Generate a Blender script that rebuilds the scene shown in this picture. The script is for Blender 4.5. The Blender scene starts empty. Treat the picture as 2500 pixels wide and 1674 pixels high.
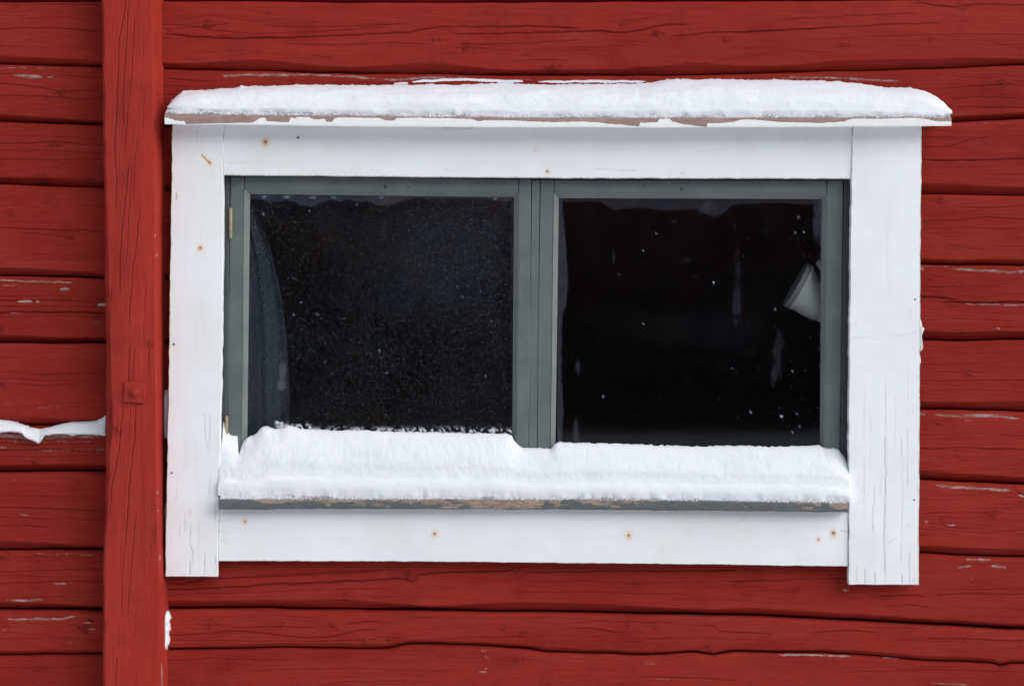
import bpy, math, random
import numpy as np

# ------------------------------------------------------------------ camera, sky, sun, exposure
D = 5.0            # metres from the lens to the face of the log wall
CAMZ = 1.7         # height of the lens above the snow
scene = bpy.context.scene
COL = scene.collection

cam_data = bpy.data.cameras.new('camera')
cam = bpy.data.objects.new('camera', cam_data)
COL.objects.link(cam)
cam.location = (0, -D, CAMZ)
cam.rotation_euler = (math.radians(90), 0, 0)
cam_data.sensor_width = 36.0
cam_data.lens = 36.0 * D / 2.5
cam_data.clip_start = 0.05
cam_data.clip_end = 2000.0
scene.camera = cam

SUN_EL, SUN_AZ = math.radians(24), math.radians(50)     # az: to the right of straight behind the camera
world = bpy.data.worlds.new('World')
scene.world = world
world.use_nodes = True
wn = world.node_tree
wn.nodes.clear()
w_out = wn.nodes.new('ShaderNodeOutputWorld')
w_bg = wn.nodes.new('ShaderNodeBackground')
w_hsv = wn.nodes.new('ShaderNodeHueSaturation')
w_sky = wn.nodes.new('ShaderNodeTexSky')
w_sky.sky_type = 'NISHITA'
w_sky.sun_disc = False
w_sky.sun_elevation = SUN_EL
w_sky.sun_rotation = math.pi - SUN_AZ
w_sky.air_density = 1.0
w_sky.dust_density = 1.0
w_hsv.inputs['Saturation'].default_value = 0.44         # overcast: nearly colourless cloud light
w_bg.inputs['Strength'].default_value = 0.13
wn.links.new(w_sky.outputs[0], w_hsv.inputs['Color'])
wn.links.new(w_hsv.outputs[0], w_bg.inputs[0])
wn.links.new(w_bg.outputs[0], w_out.inputs[0])

sun_data = bpy.data.lights.new('sun', 'SUN')
sun_data.energy = 1.75
sun_data.angle = math.radians(60)
sun_data.color = (0.97, 0.985, 1.0)
sun = bpy.data.objects.new('sun', sun_data)
COL.objects.link(sun)
sun.location = (3, -6, 8)
sun.rotation_euler = (math.pi / 2 - SUN_EL, 0, SUN_AZ)

scene.view_settings.view_transform = 'Standard'
scene.view_settings.look = 'None'
scene.view_settings.exposure = 0.48
scene.view_settings.gamma = 1.0
scene.view_settings.use_curve_mapping = False
scene.render.engine = 'CYCLES'
scene.cycles.max_bounces = 6
scene.cycles.transparent_max_bounces = 8

rng = random.Random(7)

# ------------------------------------------------------------------ helpers
def kk(Y):
    return (D + Y) / D

def wx(px, Y=0.0):
    return (np.asarray(px, float) - 1250.0) / 1000.0 * kk(Y)

def wz(py, Y=0.0):
    return CAMZ - (np.asarray(py, float) - 837.0) / 1000.0 * kk(Y)

def hsh(ix, iy, seed):
    n = (ix.astype(np.int64) * 374761393 + iy.astype(np.int64) * 668265263 + seed * 974634777) & 0xffffffff
    n = ((n ^ (n >> 13)) * 1274126177) & 0xffffffff
    n = (n ^ (n >> 16)) & 0xffffffff
    return n.astype(np.float64) / 4294967295.0

def vn(x, y, seed=0):
    x, y = np.broadcast_arrays(np.asarray(x, float), np.asarray(y, float))
    ix, iy = np.floor(x), np.floor(y)
    fx, fy = x - ix, y - iy
    fx = fx * fx * (3 - 2 * fx); fy = fy * fy * (3 - 2 * fy)
    a, b = hsh(ix, iy, seed), hsh(ix + 1, iy, seed)
    c, d = hsh(ix, iy + 1, seed), hsh(ix + 1, iy + 1, seed)
    return (a + (b - a) * fx) * (1 - fy) + (c + (d - c) * fx) * fy

def fbm(x, y, seed=0, o=3):
    s, a, t = 0.0, 1.0, 0.0
    for i in range(o):
        s = s + a * vn(x * 2 ** i, y * 2 ** i, seed + 17 * i); t += a; a *= 0.5
    return s / t

def sstep(a, b, x):
    t = np.clip((x - a) / (b - a), 0, 1)
    return t * t * (3 - 2 * t)

def lerpts(pts):
    xs = np.array([p[0] for p in pts], float); ys = np.array([p[1] for p in pts], float)
    return lambda x: np.interp(x, xs, ys)

def make_mesh(name, verts, quads, attrs=None, ngons=(), mat=None, parent=None, sharp=None):
    me = bpy.data.meshes.new(name)
    V = np.asarray(verts, np.float32).reshape(-1, 3)
    Q = np.asarray(quads, np.int32).reshape(-1, 4)
    loops = [Q.ravel()] + [np.asarray(n, np.int32) for n in ngons]
    tot = np.concatenate([np.full(len(Q), 4, np.int32), np.array([len(n) for n in ngons], np.int32)])
    li = np.concatenate(loops)
    me.vertices.add(len(V)); me.vertices.foreach_set('co', V.ravel())
    me.loops.add(len(li)); me.loops.foreach_set('vertex_index', li)
    me.polygons.add(len(tot))
    start = np.concatenate([[0], np.cumsum(tot)[:-1]]).astype(np.int32)
    me.polygons.foreach_set('loop_start', start)
    me.polygons.foreach_set('use_smooth', np.ones(len(tot), bool))
    me.update(calc_edges=True)
    me.validate()
    for k, a in (attrs or {}).items():
        a = np.asarray(a, np.float32)
        if a.size == len(V):
            at = me.attributes.new(k, 'FLOAT', 'POINT'); at.data.foreach_set('value', a.ravel())
        else:
            at = me.attributes.new(k, 'FLOAT_VECTOR', 'POINT'); at.data.foreach_set('vector', a.ravel())
    if sharp:
        me.set_sharp_from_angle(angle=math.radians(sharp))
    if mat: me.materials.append(mat)
    o = bpy.data.objects.new(name, me)
    COL.objects.link(o)
    if parent: o.parent = parent
    return o

def grid_quads(nr, nc, wrap_r=False):
    idx = np.arange(nr * nc).reshape(nr, nc)
    if wrap_r:
        idx = np.vstack([idx, idx[:1]])
    a, b, c, d = idx[:-1, :-1], idx[:-1, 1:], idx[1:, 1:], idx[1:, :-1]
    return np.stack([a, d, c, b], -1).reshape(-1, 4)

def empty(name, loc, label=None, cat=None, group=None, parent=None):
    o = bpy.data.objects.new(name, None)
    COL.objects.link(o)
    o.location = loc
    o.empty_display_size = 0.1
    if label: o['label'] = label
    if cat: o['category'] = cat
    if group: o['group'] = group
    if parent:
        o.parent = parent
    return o

def tag(o, label=None, cat=None, group=None, kind=None):
    if label: o['label'] = label
    if cat: o['category'] = cat
    if group: o['group'] = group
    if kind: o['kind'] = kind
    return o

# ------------------------------------------------------------------ node helper
class N:
    def __init__(s, name):
        s.m = bpy.data.materials.new(name); s.m.use_nodes = True
        s.t = s.m.node_tree; s.t.nodes.clear()
        s.out = s.t.nodes.new('ShaderNodeOutputMaterial')
    def put(s, sock, v):
        if hasattr(v, 'is_linked') or hasattr(v, 'links'):
            s.t.links.new(v, sock)
        elif v is not None:
            if sock.type == 'RGBA' and len(v) == 3: v = (*v, 1)
            sock.default_value = v
    def attr(s, name, vec=False):
        n = s.t.nodes.new('ShaderNodeAttribute'); n.attribute_name = name
        return n.outputs['Vector'] if vec else n.outputs['Fac']
    def pos(s):
        return s.t.nodes.new('ShaderNodeNewGeometry').outputs['Position']
    def scale(s, v, sc, off=(0, 0, 0)):
        n = s.t.nodes.new('ShaderNodeMapping'); s.put(n.inputs['Vector'], v)
        n.inputs['Scale'].default_value = sc; n.inputs['Location'].default_value = off
        return n.outputs[0]
    def noise(s, v, sc=1.0, det=3.0, rough=0.55, dist=0.0):
        n = s.t.nodes.new('ShaderNodeTexNoise'); s.put(n.inputs['Vector'], v)
        n.inputs['Scale'].default_value = sc; n.inputs['Detail'].default_value = det
        n.inputs['Roughness'].default_value = rough; n.inputs['Distortion'].default_value = dist
        return n.outputs['Fac']
    def voro(s, v, sc=1.0):
        n = s.t.nodes.new('ShaderNodeTexVoronoi'); s.put(n.inputs['Vector'], v)
        n.inputs['Scale'].default_value = sc
        return n.outputs['Distance'], n.outputs['Color']
    def math(s, op, a, b=0.0, c=None, clamp=False):
        n = s.t.nodes.new('ShaderNodeMath'); n.operation = op; n.use_clamp = clamp
        s.put(n.inputs[0], a); s.put(n.inputs[1], b)
        if c is not None: s.put(n.inputs[2], c)
        return n.outputs[0]
    def ramp(s, f, a, b, lo=0.0, hi=1.0):
        n = s.t.nodes.new('ShaderNodeMapRange'); n.interpolation_type = 'SMOOTHSTEP'
        s.put(n.inputs[0], f)
        n.inputs[1].default_value = a; n.inputs[2].default_value = b
        n.inputs[3].default_value = lo; n.inputs[4].default_value = hi
        return n.outputs[0]
    def mix(s, f, a, b):
        n = s.t.nodes.new('ShaderNodeMix'); n.data_type = 'RGBA'
        s.put(n.inputs[0], f); s.put(n.inputs[6], a); s.put(n.inputs[7], b)
        return n.outputs[2]
    def bump(s, h, strength=0.3, dist=0.002, normal=None):
        n = s.t.nodes.new('ShaderNodeBump'); s.put(n.inputs['Height'], h)
        n.inputs['Strength'].default_value = strength; n.inputs['Distance'].default_value = dist
        if normal is not None: s.put(n.inputs['Normal'], normal)
        return n.outputs[0]
    def pbsdf(s, col, rough=0.7, spec=0.3, normal=None, **kw):
        n = s.t.nodes.new('ShaderNodeBsdfPrincipled')
        s.put(n.inputs['Base Color'], col); s.put(n.inputs['Roughness'], rough)
        s.put(n.inputs['Specular IOR Level'], spec)
        if normal is not None: s.put(n.inputs['Normal'], normal)
        for k, v in kw.items(): s.put(n.inputs[k], v)
        return n.outputs[0]
    def done(s, sh):
        s.t.links.new(sh, s.out.inputs[0]); return s.m

# ------------------------------------------------------------------ materials
def mat_red(name, base, dark, pale, vertical=False):
    n = N(name)
    g = n.attr('grain', True)                     # (along, across, seed) following knots, in metres
    big = n.noise(n.scale(g, (1.6, 9.0, 1.0)), 1.0, 4.0, 0.6)
    mid = n.noise(n.scale(g, (7.0, 90.0, 1.0)), 1.0, 4.0, 0.65, 0.3)
    fine = n.noise(n.scale(g, (16.0, 420.0, 1.0)), 1.0, 4.0, 0.6)
    col = n.mix(n.ramp(big, 0.3, 0.72), base, pale)
    col = n.mix(n.ramp(mid, 0.50, 0.80, 0, 0.50), col, dark)
    col = n.mix(n.ramp(fine, 0.46, 0.78, 0, 0.44), col, dark)
    blot = n.noise(n.pos(), 9.0, 5.0, 0.6)
    col = n.mix(n.ramp(blot, 0.45, 0.75, 0, 0.42), col, dark)
    sp = n.noise(n.pos(), 260.0, 2.0, 0.5)
    col = n.mix(n.ramp(sp, 0.35, 0.70, 0, 0.30), col, pale)
    tone = n.noise(n.scale(g, (0.55, 2.2, 2.7)), 1.0, 3.0, 0.6)
    col = n.mix(n.ramp(tone, 0.42, 0.62, 0.0, 0.30), col, dark)
    chalk = n.noise(n.scale(g, (4.0, 26.0, 1.9)), 1.0, 5.0, 0.7)
    col = n.mix(n.ramp(chalk, 0.52, 0.80, 0, 0.34), col, (0.335, 0.055, 0.046))
    col = n.mix(n.math('MULTIPLY', n.attr('dirt'), 0.85), col, (0.066, 0.0072, 0.0055))
    # worn places where bare grey wood, frost and a little lichen show
    pe = n.attr('peel')
    br = n.noise(n.scale(g, (95.0, 420.0, 1.0)), 1.0, 5.0, 0.8)
    mask = n.ramp(n.math('ADD', pe, n.math('MULTIPLY', n.math('SUBTRACT', br, 0.5), 1.7)), 0.42, 0.58)
    mask = n.math('MULTIPLY', mask, n.ramp(pe, 0.02, 0.12))
    hue = n.noise(n.scale(g, (30.0, 120.0, 3.0)), 1.0, 3.0, 0.7)
    wood = n.mix(n.ramp(hue, 0.35, 0.6), (0.50, 0.44, 0.42), (0.24, 0.16, 0.13))
    wood = n.mix(n.ramp(hue, 0.66, 0.74), wood, (0.36, 0.20, 0.05))
    col = n.mix(n.math('MULTIPLY', mask, 0.66), col, wood)
    fr = n.attr('frost')
    fb = n.noise(n.pos(), 320.0, 3.0, 0.7)
    fm = n.ramp(n.math('ADD', fr, n.math('MULTIPLY', n.math('SUBTRACT', fb, 0.5), 1.2)), 0.42, 0.6)
    fm = n.math('MULTIPLY', fm, n.ramp(fr, 0.02, 0.1))
    col = n.mix(fm, col, (0.80, 0.82, 0.86))
    h = n.math('ADD', n.math('MULTIPLY', mid, 0.9), n.math('MULTIPLY', fine, 0.8))
    h = n.math('ADD', h, n.math('MULTIPLY', mask, -0.25))
    nor = n.bump(h, 0.60, 0.0020)
    rough = n.ramp(fine, 0.2, 0.8, 0.62, 0.85)
    return n.done(n.pbsdf(col, rough, 0.09, nor))

RED = mat_red('red_paint_on_logs', (0.262, 0.0200, 0.0125), (0.150, 0.0092, 0.0062), (0.310, 0.0265, 0.0175))
RED_POST = mat_red('red_paint_on_post', (0.365, 0.0305, 0.0195), (0.205, 0.014, 0.010), (0.400, 0.040, 0.027))

def mat_white():
    n = N('white_paint_on_boards')
    g = n.attr('grain', True)
    fine = n.noise(n.scale(g, (14.0, 420.0, 1.0)), 1.0, 4.0, 0.6)
    mid = n.noise(n.scale(g, (3.0, 40.0, 1.0)), 1.0, 4.0, 0.6)
    blot = n.noise(n.pos(), 5.0, 4.0, 0.6)
    col = n.mix(n.ramp(blot, 0.35, 0.7), (0.83, 0.84, 0.85), (0.785, 0.785, 0.765))
    col = n.mix(n.ramp(mid, 0.55, 0.85, 0, 0.35), col, (0.64, 0.65, 0.64))
    flecks = n.noise(n.scale(g, (60.0, 300.0, 1.0)), 1.0, 3.0, 0.7)
    col = n.mix(n.ramp(flecks, 0.70, 0.78, 0, 0.35), col, (0.45, 0.44, 0.42))
    grime = n.noise(n.scale(p_ := n.pos(), (1, 1, 1), (5, 0, 2)), 2.6, 5.0, 0.65)
    col = n.mix(n.ramp(grime, 0.52, 0.78, 0, 0.30), col, (0.60, 0.595, 0.56))
    col = n.mix(n.math('MULTIPLY', n.attr('crack'), 0.62), col, (0.20, 0.20, 0.19))
    ed = n.attr('edge')
    eb = n.noise(n.pos(), 140.0, 3.0, 0.7)
    em = n.ramp(n.math('ADD', ed, n.math('MULTIPLY', n.math('SUBTRACT', eb, 0.5), 1.6)), 0.55, 0.7)
    col = n.mix(n.math('MULTIPLY', em, 0.75), col, (0.42, 0.40, 0.27))
    ru = n.attr('rust')
    col = n.mix(n.ramp(ru, 0.0, 0.6, 0, 0.55), col, (0.74, 0.52, 0.32))
    col = n.mix(n.ramp(ru, 0.5, 1.0), col, (0.58, 0.26, 0.09))
    fr = n.attr('frost')
    fb = n.noise(n.pos(), 240.0, 4.0, 0.7)
    fm = n.ramp(n.math('ADD', fr, n.math('MULTIPLY', n.math('SUBTRACT', fb, 0.5), 1.2)), 0.35, 0.6)
    col = n.mix(n.math('MULTIPLY', fm, n.ramp(fr, 0.02, 0.1)), col, (0.88, 0.89, 0.92))
    h = n.math('ADD', n.math('MULTIPLY', fine, 0.5), n.math('MULTIPLY', n.attr('crack'), -2.0))
    h = n.math('ADD', h, n.math('MULTIPLY', mid, 0.6))
    return n.done(n.pbsdf(col, 0.55, 0.3, n.bump(h, 0.22, 0.0015)))
WHITE = mat_white()

def mat_hood():
    n = N('flaking_white_paint_on_pink_wood')
    p = n.pos()
    pe = n.attr('peel')                           # > 0 where the paint has flaked off (mm above the paint edge)
    jag = n.noise(n.scale(p, (1, 1, 1)), 170.0, 3.0, 0.65)
    mask = n.ramp(n.math('ADD', pe, n.math('MULTIPLY', n.math('SUBTRACT', jag, 0.5), 5.0)), -0.35, 0.35)
    wn_ = n.noise(n.scale(p, (25, 200, 300)), 1.0, 4.0, 0.65)
    wood = n.mix(n.ramp(wn_, 0.3, 0.7), (0.36, 0.25, 0.225), (0.26, 0.165, 0.145))
    wood = n.mix(n.ramp(n.noise(p, 14.0, 3.0), 0.5, 0.75, 0, 0.6), wood, (0.42, 0.31, 0.28))
    white = n.mix(n.ramp(n.noise(p, 60.0, 4.0), 0.35, 0.75, 0, 0.5), (0.84, 0.84, 0.81), (0.76, 0.76, 0.71))
    rim = n.math('MULTIPLY', n.ramp(n.math('ABSOLUTE', n.math('ADD', pe, n.math('MULTIPLY', n.math('SUBTRACT', jag, 0.5), 5.0))), 0.9, 0.2), mask)
    col = n.mix(mask, white, wood)
    col = n.mix(n.math('MULTIPLY', rim, 0.45), col, (0.13, 0.09, 0.08))
    # top of the board: grey weathered wood with a crust of frost
    tp = n.attr('top')
    grey = n.mix(n.ramp(wn_, 0.3, 0.75), (0.19, 0.175, 0.18), (0.085, 0.08, 0.085))
    fb = n.noise(n.scale(p, (1, 1.6, 1.6)), 130.0, 4.0, 0.8)
    fl = n.noise(p, 12.0, 2.0)
    fm = n.ramp(n.math('ADD', fb, n.math('MULTIPLY', n.math('SUBTRACT', fl, 0.5), 0.7)), 0.38, 0.52)
    top = n.mix(fm, grey, (0.72, 0.72, 0.76))
    col = n.mix(tp, col, top)
    h = n.math('ADD', n.math('MULTIPLY', mask, -1.0), n.math('MULTIPLY', wn_, 0.4))
    return n.done(n.pbsdf(col, 0.7, 0.25, n.bump(h, 0.5, 0.0015)))
HOOD = mat_hood()

def mat_sill():
    n = N('worn_grey_green_sill_paint')
    p = n.pos()
    pe = n.attr('peel')
    a = n.noise(n.scale(p, (22, 60, 95)), 1.0, 5.0, 0.68)
    b = n.noise(n.scale(p, (60, 200, 260)), 1.0, 4.0, 0.7)
    c = n.noise(p, 7.0, 3.0)
    green = n.mix(n.ramp(b, 0.3, 0.7), (0.125, 0.140, 0.135), (0.085, 0.098, 0.095))
    wood = n.mix(n.ramp(b, 0.35, 0.65), (0.36, 0.27, 0.235), (0.20, 0.155, 0.125))
    wood = n.mix(n.ramp(c, 0.60, 0.70, 0, 0.6), wood, (0.22, 0.15, 0.065))
    m = n.ramp(n.math('ADD', pe, n.math('MULTIPLY', n.math('SUBTRACT', a, 0.5), 2.2)), 0.45, 0.56)
    col = n.mix(m, green, wood)
    tp = n.attr('top')
    fb = n.noise(n.scale(p, (1, 1.6, 1.6)), 130.0, 4.0, 0.8)
    top = n.mix(n.ramp(n.math('ADD', fb, n.math('MULTIPLY', n.math('SUBTRACT', c, 0.5), 0.6)), 0.36, 0.52), (0.13, 0.13, 0.13), (0.74, 0.75, 0.78))
    col = n.mix(tp, col, top)
    h = n.math('ADD', n.math('MULTIPLY', m, -1.0), n.math('MULTIPLY', b, 0.7))
    return n.done(n.pbsdf(col, 0.7, 0.25, n.bump(h, 0.5, 0.0015)))
SILL = mat_sill()

def mat_sash(name, c1, c2, vertical=True):
    n = N(name)
    p = n.pos()
    sc = (260, 60, 9) if vertical else (9, 60, 260)
    fine = n.noise(n.scale(p, sc), 1.0, 4.0, 0.6)
    blot = n.noise(p, 11.0, 4.0, 0.6)
    col = n.mix(n.ramp(blot, 0.3, 0.7), c1, c2)
    col = n.mix(n.ramp(fine, 0.55, 0.85, 0, 0.4), col, tuple(x * 0.62 for x in c2))
    d, _ = n.voro(p, 46.0)
    col = n.mix(n.ramp(d, 0.10, 0.045, 0, 0.7), col, (0.03, 0.033, 0.033))
    warm = n.noise(p, 31.0, 4.0, 0.7)
    col = n.mix(n.ramp(warm, 0.66, 0.76, 0, 0.5), col, (0.19, 0.165, 0.13))
    return n.done(n.pbsdf(col, 0.5, 0.35, n.bump(fine, 0.15, 0.001)))
SASH_V = mat_sash('grey_green_paint_upright', (0.128, 0.148, 0.141), (0.098, 0.117, 0.112), True)
SASH_H = mat_sash('grey_green_paint_level', (0.128, 0.148, 0.141), (0.098, 0.117, 0.112), False)
BEAD = mat_sash('grey_green_paint_bead', (0.165, 0.182, 0.168), (0.130, 0.146, 0.136), True)
JAMB = mat_sash('dark_grey_paint_jamb', (0.075, 0.086, 0.090), (0.058, 0.067, 0.070), True)

def mat_snow():
    n = N('settled_snow')
    p = n.pos()
    a = n.noise(p, 28.0, 4.0, 0.6)
    b = n.noise(p, 420.0, 3.0, 0.65)
    col = n.mix(n.ramp(a, 0.3, 0.7), (0.83, 0.84, 0.865), (0.80, 0.815, 0.845))
    nor = n.bump(b, 0.12, 0.0015)
    nor = n.bump(a, 0.12, 0.005, nor)
    return n.done(n.pbsdf(col, 0.8, 0.2, nor, **{'Subsurface Weight': 0.35, 'Subsurface Radius': (0.012, 0.014, 0.018), 'Subsurface Scale': 1.0}))
SNOW = mat_snow()

def mat_glass(name, dust):
    n = N(name)
    p = n.pos()
    film = n.attr('film')
    tr = n.t.nodes.new('ShaderNodeBsdfTransparent'); tr.inputs[0].default_value = (0.95, 0.965, 0.96, 1)
    gl = n.t.nodes.new('ShaderNodeBsdfGlossy'); gl.inputs['Roughness'].default_value = 0.03
    fz = n.t.nodes.new('ShaderNodeFresnel'); fz.inputs['IOR'].default_value = 1.5
    m1 = n.t.nodes.new('ShaderNodeMixShader')
    n.put(m1.inputs[0], n.math('MULTIPLY', fz.outputs[0], 0.85)); n.put(m1.inputs[1], tr.outputs[0]); n.put(m1.inputs[2], gl.outputs[0])
    df = n.t.nodes.new('ShaderNodeBsdfDiffuse')
    hue = n.noise(p, 9.0, 3.0)
    n.put(df.inputs[0], n.mix(n.ramp(film, 0.2, 0.45), n.mix(n.ramp(hue, 0.35, 0.65), (0.40, 0.54, 0.74), (0.60, 0.56, 0.66)), (0.84, 0.85, 0.88)))
    sp = n.noise(p, 230.0, 4.0, 0.85)
    cl = n.noise(p, 4.0, 3.0, 0.6)
    base = n.math('MULTIPLY', n.ramp(sp, 0.42, 0.72), n.ramp(cl, 0.35, 0.70, dust * 0.35, dust))
    d, c = n.voro(p, 95.0)
    sel = n.t.nodes.new('ShaderNodeSeparateColor'); n.put(sel.inputs[0], c)
    spot = n.math('MULTIPLY', n.ramp(d, 0.13, 0.07, 0, 0.5), n.ramp(sel.outputs[0], 0.86, 0.90))
    tot = n.math('ADD', n.math('ADD', film, base), n.math('MULTIPLY', spot, n.ramp(sel.outputs[1], 0.0, 1.0, 0.02, 0.30)), clamp=True)
    m2 = n.t.nodes.new('ShaderNodeMixShader')
    n.put(m2.inputs[0], tot); n.put(m2.inputs[1], m1.outputs[0]); n.put(m2.inputs[2], df.outputs[0])
    return n.done(m2.outputs[0])
GLASS_L = mat_glass('dusty_window_glass', 0.040)
GLASS_R = mat_glass('cleaner_window_glass', 0.009)

def plain(name, col, rough=0.7, spec=0.25, sc=30.0, var=0.75, metal=0.0):
    n = N(name)
    f = n.noise(n.pos(), sc, 4.0, 0.6)
    c = n.mix(n.ramp(f, 0.3, 0.7), col, tuple(x * var for x in col))
    return n.done(n.pbsdf(c, rough, spec, n.bump(f, 0.1, 0.001), Metallic=metal))
RUST = plain('rusty_iron', (0.42, 0.17, 0.06), 0.8, 0.2, 300, 0.6)
DARKIRON = plain('dark_nail', (0.06, 0.055, 0.05), 0.7, 0.3, 300)
BRASS = plain('worn_brass_hinge', (0.36, 0.30, 0.19), 0.5, 0.4, 120, 0.7)
def mat_curtain():
    n = N('sheer_blue_grey_cloth')
    p = n.pos()
    weave = n.noise(n.scale(p, (420, 60, 260)), 1.0, 3.0, 0.6)
    soft = n.noise(n.scale(p, (26, 26, 5)), 1.0, 3.0, 0.6)
    col = n.mix(n.ramp(soft, 0.3, 0.7), (0.085, 0.110, 0.150), (0.135, 0.135, 0.165))
    d = n.pbsdf(col, 0.95, 0.03)
    tr = n.t.nodes.new('ShaderNodeBsdfTransparent')
    m = n.t.nodes.new('ShaderNodeMixShader')
    n.put(m.inputs[0], n.math('MULTIPLY', n.ramp(weave, 0.2, 0.8, 0.55, 0.95), n.ramp(n.attr('hem'), 0.0, 1.0, 0.35, 1.0)))
    n.put(m.inputs[1], tr.outputs[0]); n.put(m.inputs[2], d)
    return n.done(m.outputs[0])
CURTAIN = mat_curtain()
LAMP = plain('pale_grey_enamel', (0.80, 0.80, 0.78), 0.55, 0.3, 14, 0.85)
DARKWOOD = plain('dark_interior_boards', (0.150, 0.066, 0.055), 0.9, 0.1, 12)
NEEDLES = plain('spruce_needles', (0.022, 0.030, 0.024), 0.95, 0.05, 2.0, 0.6)
GROUND = plain('ground_snow', (0.86, 0.875, 0.91), 0.85, 0.1, 1.2, 0.95)

# ------------------------------------------------------------------ ground and an unseen wood added to darken the pane reflections
def build_ground():
    xs = np.concatenate([np.linspace(-900, -60, 12), np.linspace(-50, 50, 60), np.linspace(60, 900, 12)])
    ys = np.concatenate([np.linspace(-900, -60, 12), np.linspace(-50, 0.4, 40), np.linspace(6, 900, 14)])
    X, Y = np.meshgrid(xs, ys)
    Z = (fbm(X / 6, Y / 6, 3) - 0.5) * 0.25
    Z = np.where(Y > -1.5, np.minimum(Z, -0.01), Z)
    o = make_mesh('ground', np.stack([X, Y, Z], -1), grid_quads(*X.shape)[:, ::-1], mat=GROUND)
    tag(o, 'snow covered yard in front of the log wall', 'ground', kind='structure')
build_ground()

def build_wood():
    V, Q = [], []
    r = random.Random(5)
    for i in range(260):
        x = r.uniform(-70, 70); y = -36 - r.uniform(0, 1) ** 1.5 * 30
        H = r.uniform(12, 18); R = H * r.uniform(0.20, 0.27)
        tiers = 9
        for t in range(tiers):
            z0 = H * (-0.01 + 0.93 * t / tiers); z1 = z0 + H * 0.19
            rr = R * (1 - t / tiers) + 0.25
            b = len(V); m = 9
            for k in range(m):
                a = 2 * math.pi * (k + r.random() * 0.6) / m
                q = rr * r.uniform(0.72, 1.2)
                V.append((x + q * math.cos(a), y + q * math.sin(a), z0 - 0.35 * r.random()))
            V.append((x, y, z1))
            for k in range(m):
                Q.append((b + k, b + (k + 1) % m, b + m, b + m))
    V = np.array(V); 
    me = bpy.data.meshes.new('unseen_spruce_wood')
    me.from_pydata([tuple(v) for v in V], [], [q[:3] for q in Q])
    me.materials.append(NEEDLES)
    o = bpy.data.objects.new('unseen_spruce_wood', me); COL.objects.link(o)
    tag(o, 'unseen dark spruce wood added behind the camera for the panes to mirror', 'wood', kind='stuff')
build_wood()

# ------------------------------------------------------------------ log wall
SEAMS = [
    [(-1500, -360), (4000, -365)],
    [(-1500, -172), (0, -176), (2500, -184), (4000, -180)],
    [(-1500, 8), (0, 5), (400, 2), (600, 1), (840, 5), (1250, 5), (1500, 3), (1900, 2), (2500, -3), (4000, -6)],
    [(-1500, 150), (0, 155), (250, 161), (400, 167), (600, 171), (700, 173), (860, 178), (1000, 178), (1250, 182), (1500, 183), (1650, 183), (1800, 180), (1950, 174), (2100, 171), (2300, 166), (2500, 157), (4000, 150)],
    [(-1500, 290), (0, 296), (250, 303), (400, 308), (2320, 297), (2500, 288), (4000, 280)],
    [(-1500, 440), (0, 448), (120, 453), (250, 457), (400, 464), (2250, 473), (2500, 477), (4000, 480)],
    [(-1500, 665), (0, 671), (250, 678), (400, 681), (2250, 644), (2500, 648), (4000, 645)],
    [(-1500, 836), (0, 836), (250, 836), (400, 838), (2250, 828), (2350, 831), (2500, 828), (4000, 830)],
    [(-1500, 1030), (0, 1038), (250, 1036), (400, 1040), (2250, 997), (2500, 1003), (4000, 1000)],
    [(-1500, 1152), (0, 1152), (250, 1150), (400, 1152), (2250, 1170), (2350, 1176), (2500, 1183), (4000, 1190)],
    [(-1500, 1342), (0, 1342), (250, 1342), (400, 1342), (1250, 1345), (2250, 1350), (2330, 1355), (2500, 1360), (4000, 1370)],
    [(-1500, 1480), (0, 1488), (150, 1487), (250, 1490), (400, 1486), (600, 1484), (800, 1488), (1000, 1489), (1200, 1493), (1350, 1494), (1500, 1497), (1800, 1502), (2000, 1511), (2300, 1526), (2500, 1536), (4000, 1560)],
    [(-1500, 1600), (0, 1599), (130, 1597), (250, 1595), (400, 1586), (600, 1583), (700, 1580), (860, 1584), (950, 1583), (990, 1572), (1060, 1571), (1200, 1577), (1290, 1584), (1330, 1591), (1450, 1594), (1560, 1598), (1650, 1594), (1700, 1592), (1740, 1598), (1790, 1590), (2000, 1593), (2150, 1602), (2250, 1612), (2420, 1618), (2445, 1625), (2470, 1619), (4000, 1640)],
    [(-1500, 1742), (1250, 1745), (4000, 1760)],
    [(-1500, 1900), (4000, 1905)], [(-1500, 2060), (4000, 2070)], [(-1500, 2230), (4000, 2235)], [(-1500, 2400), (4000, 2400)], [(-1500, 2545), (4000, 2545)],
]
GAP = {12: 1.6, 11: 2.4}
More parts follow.
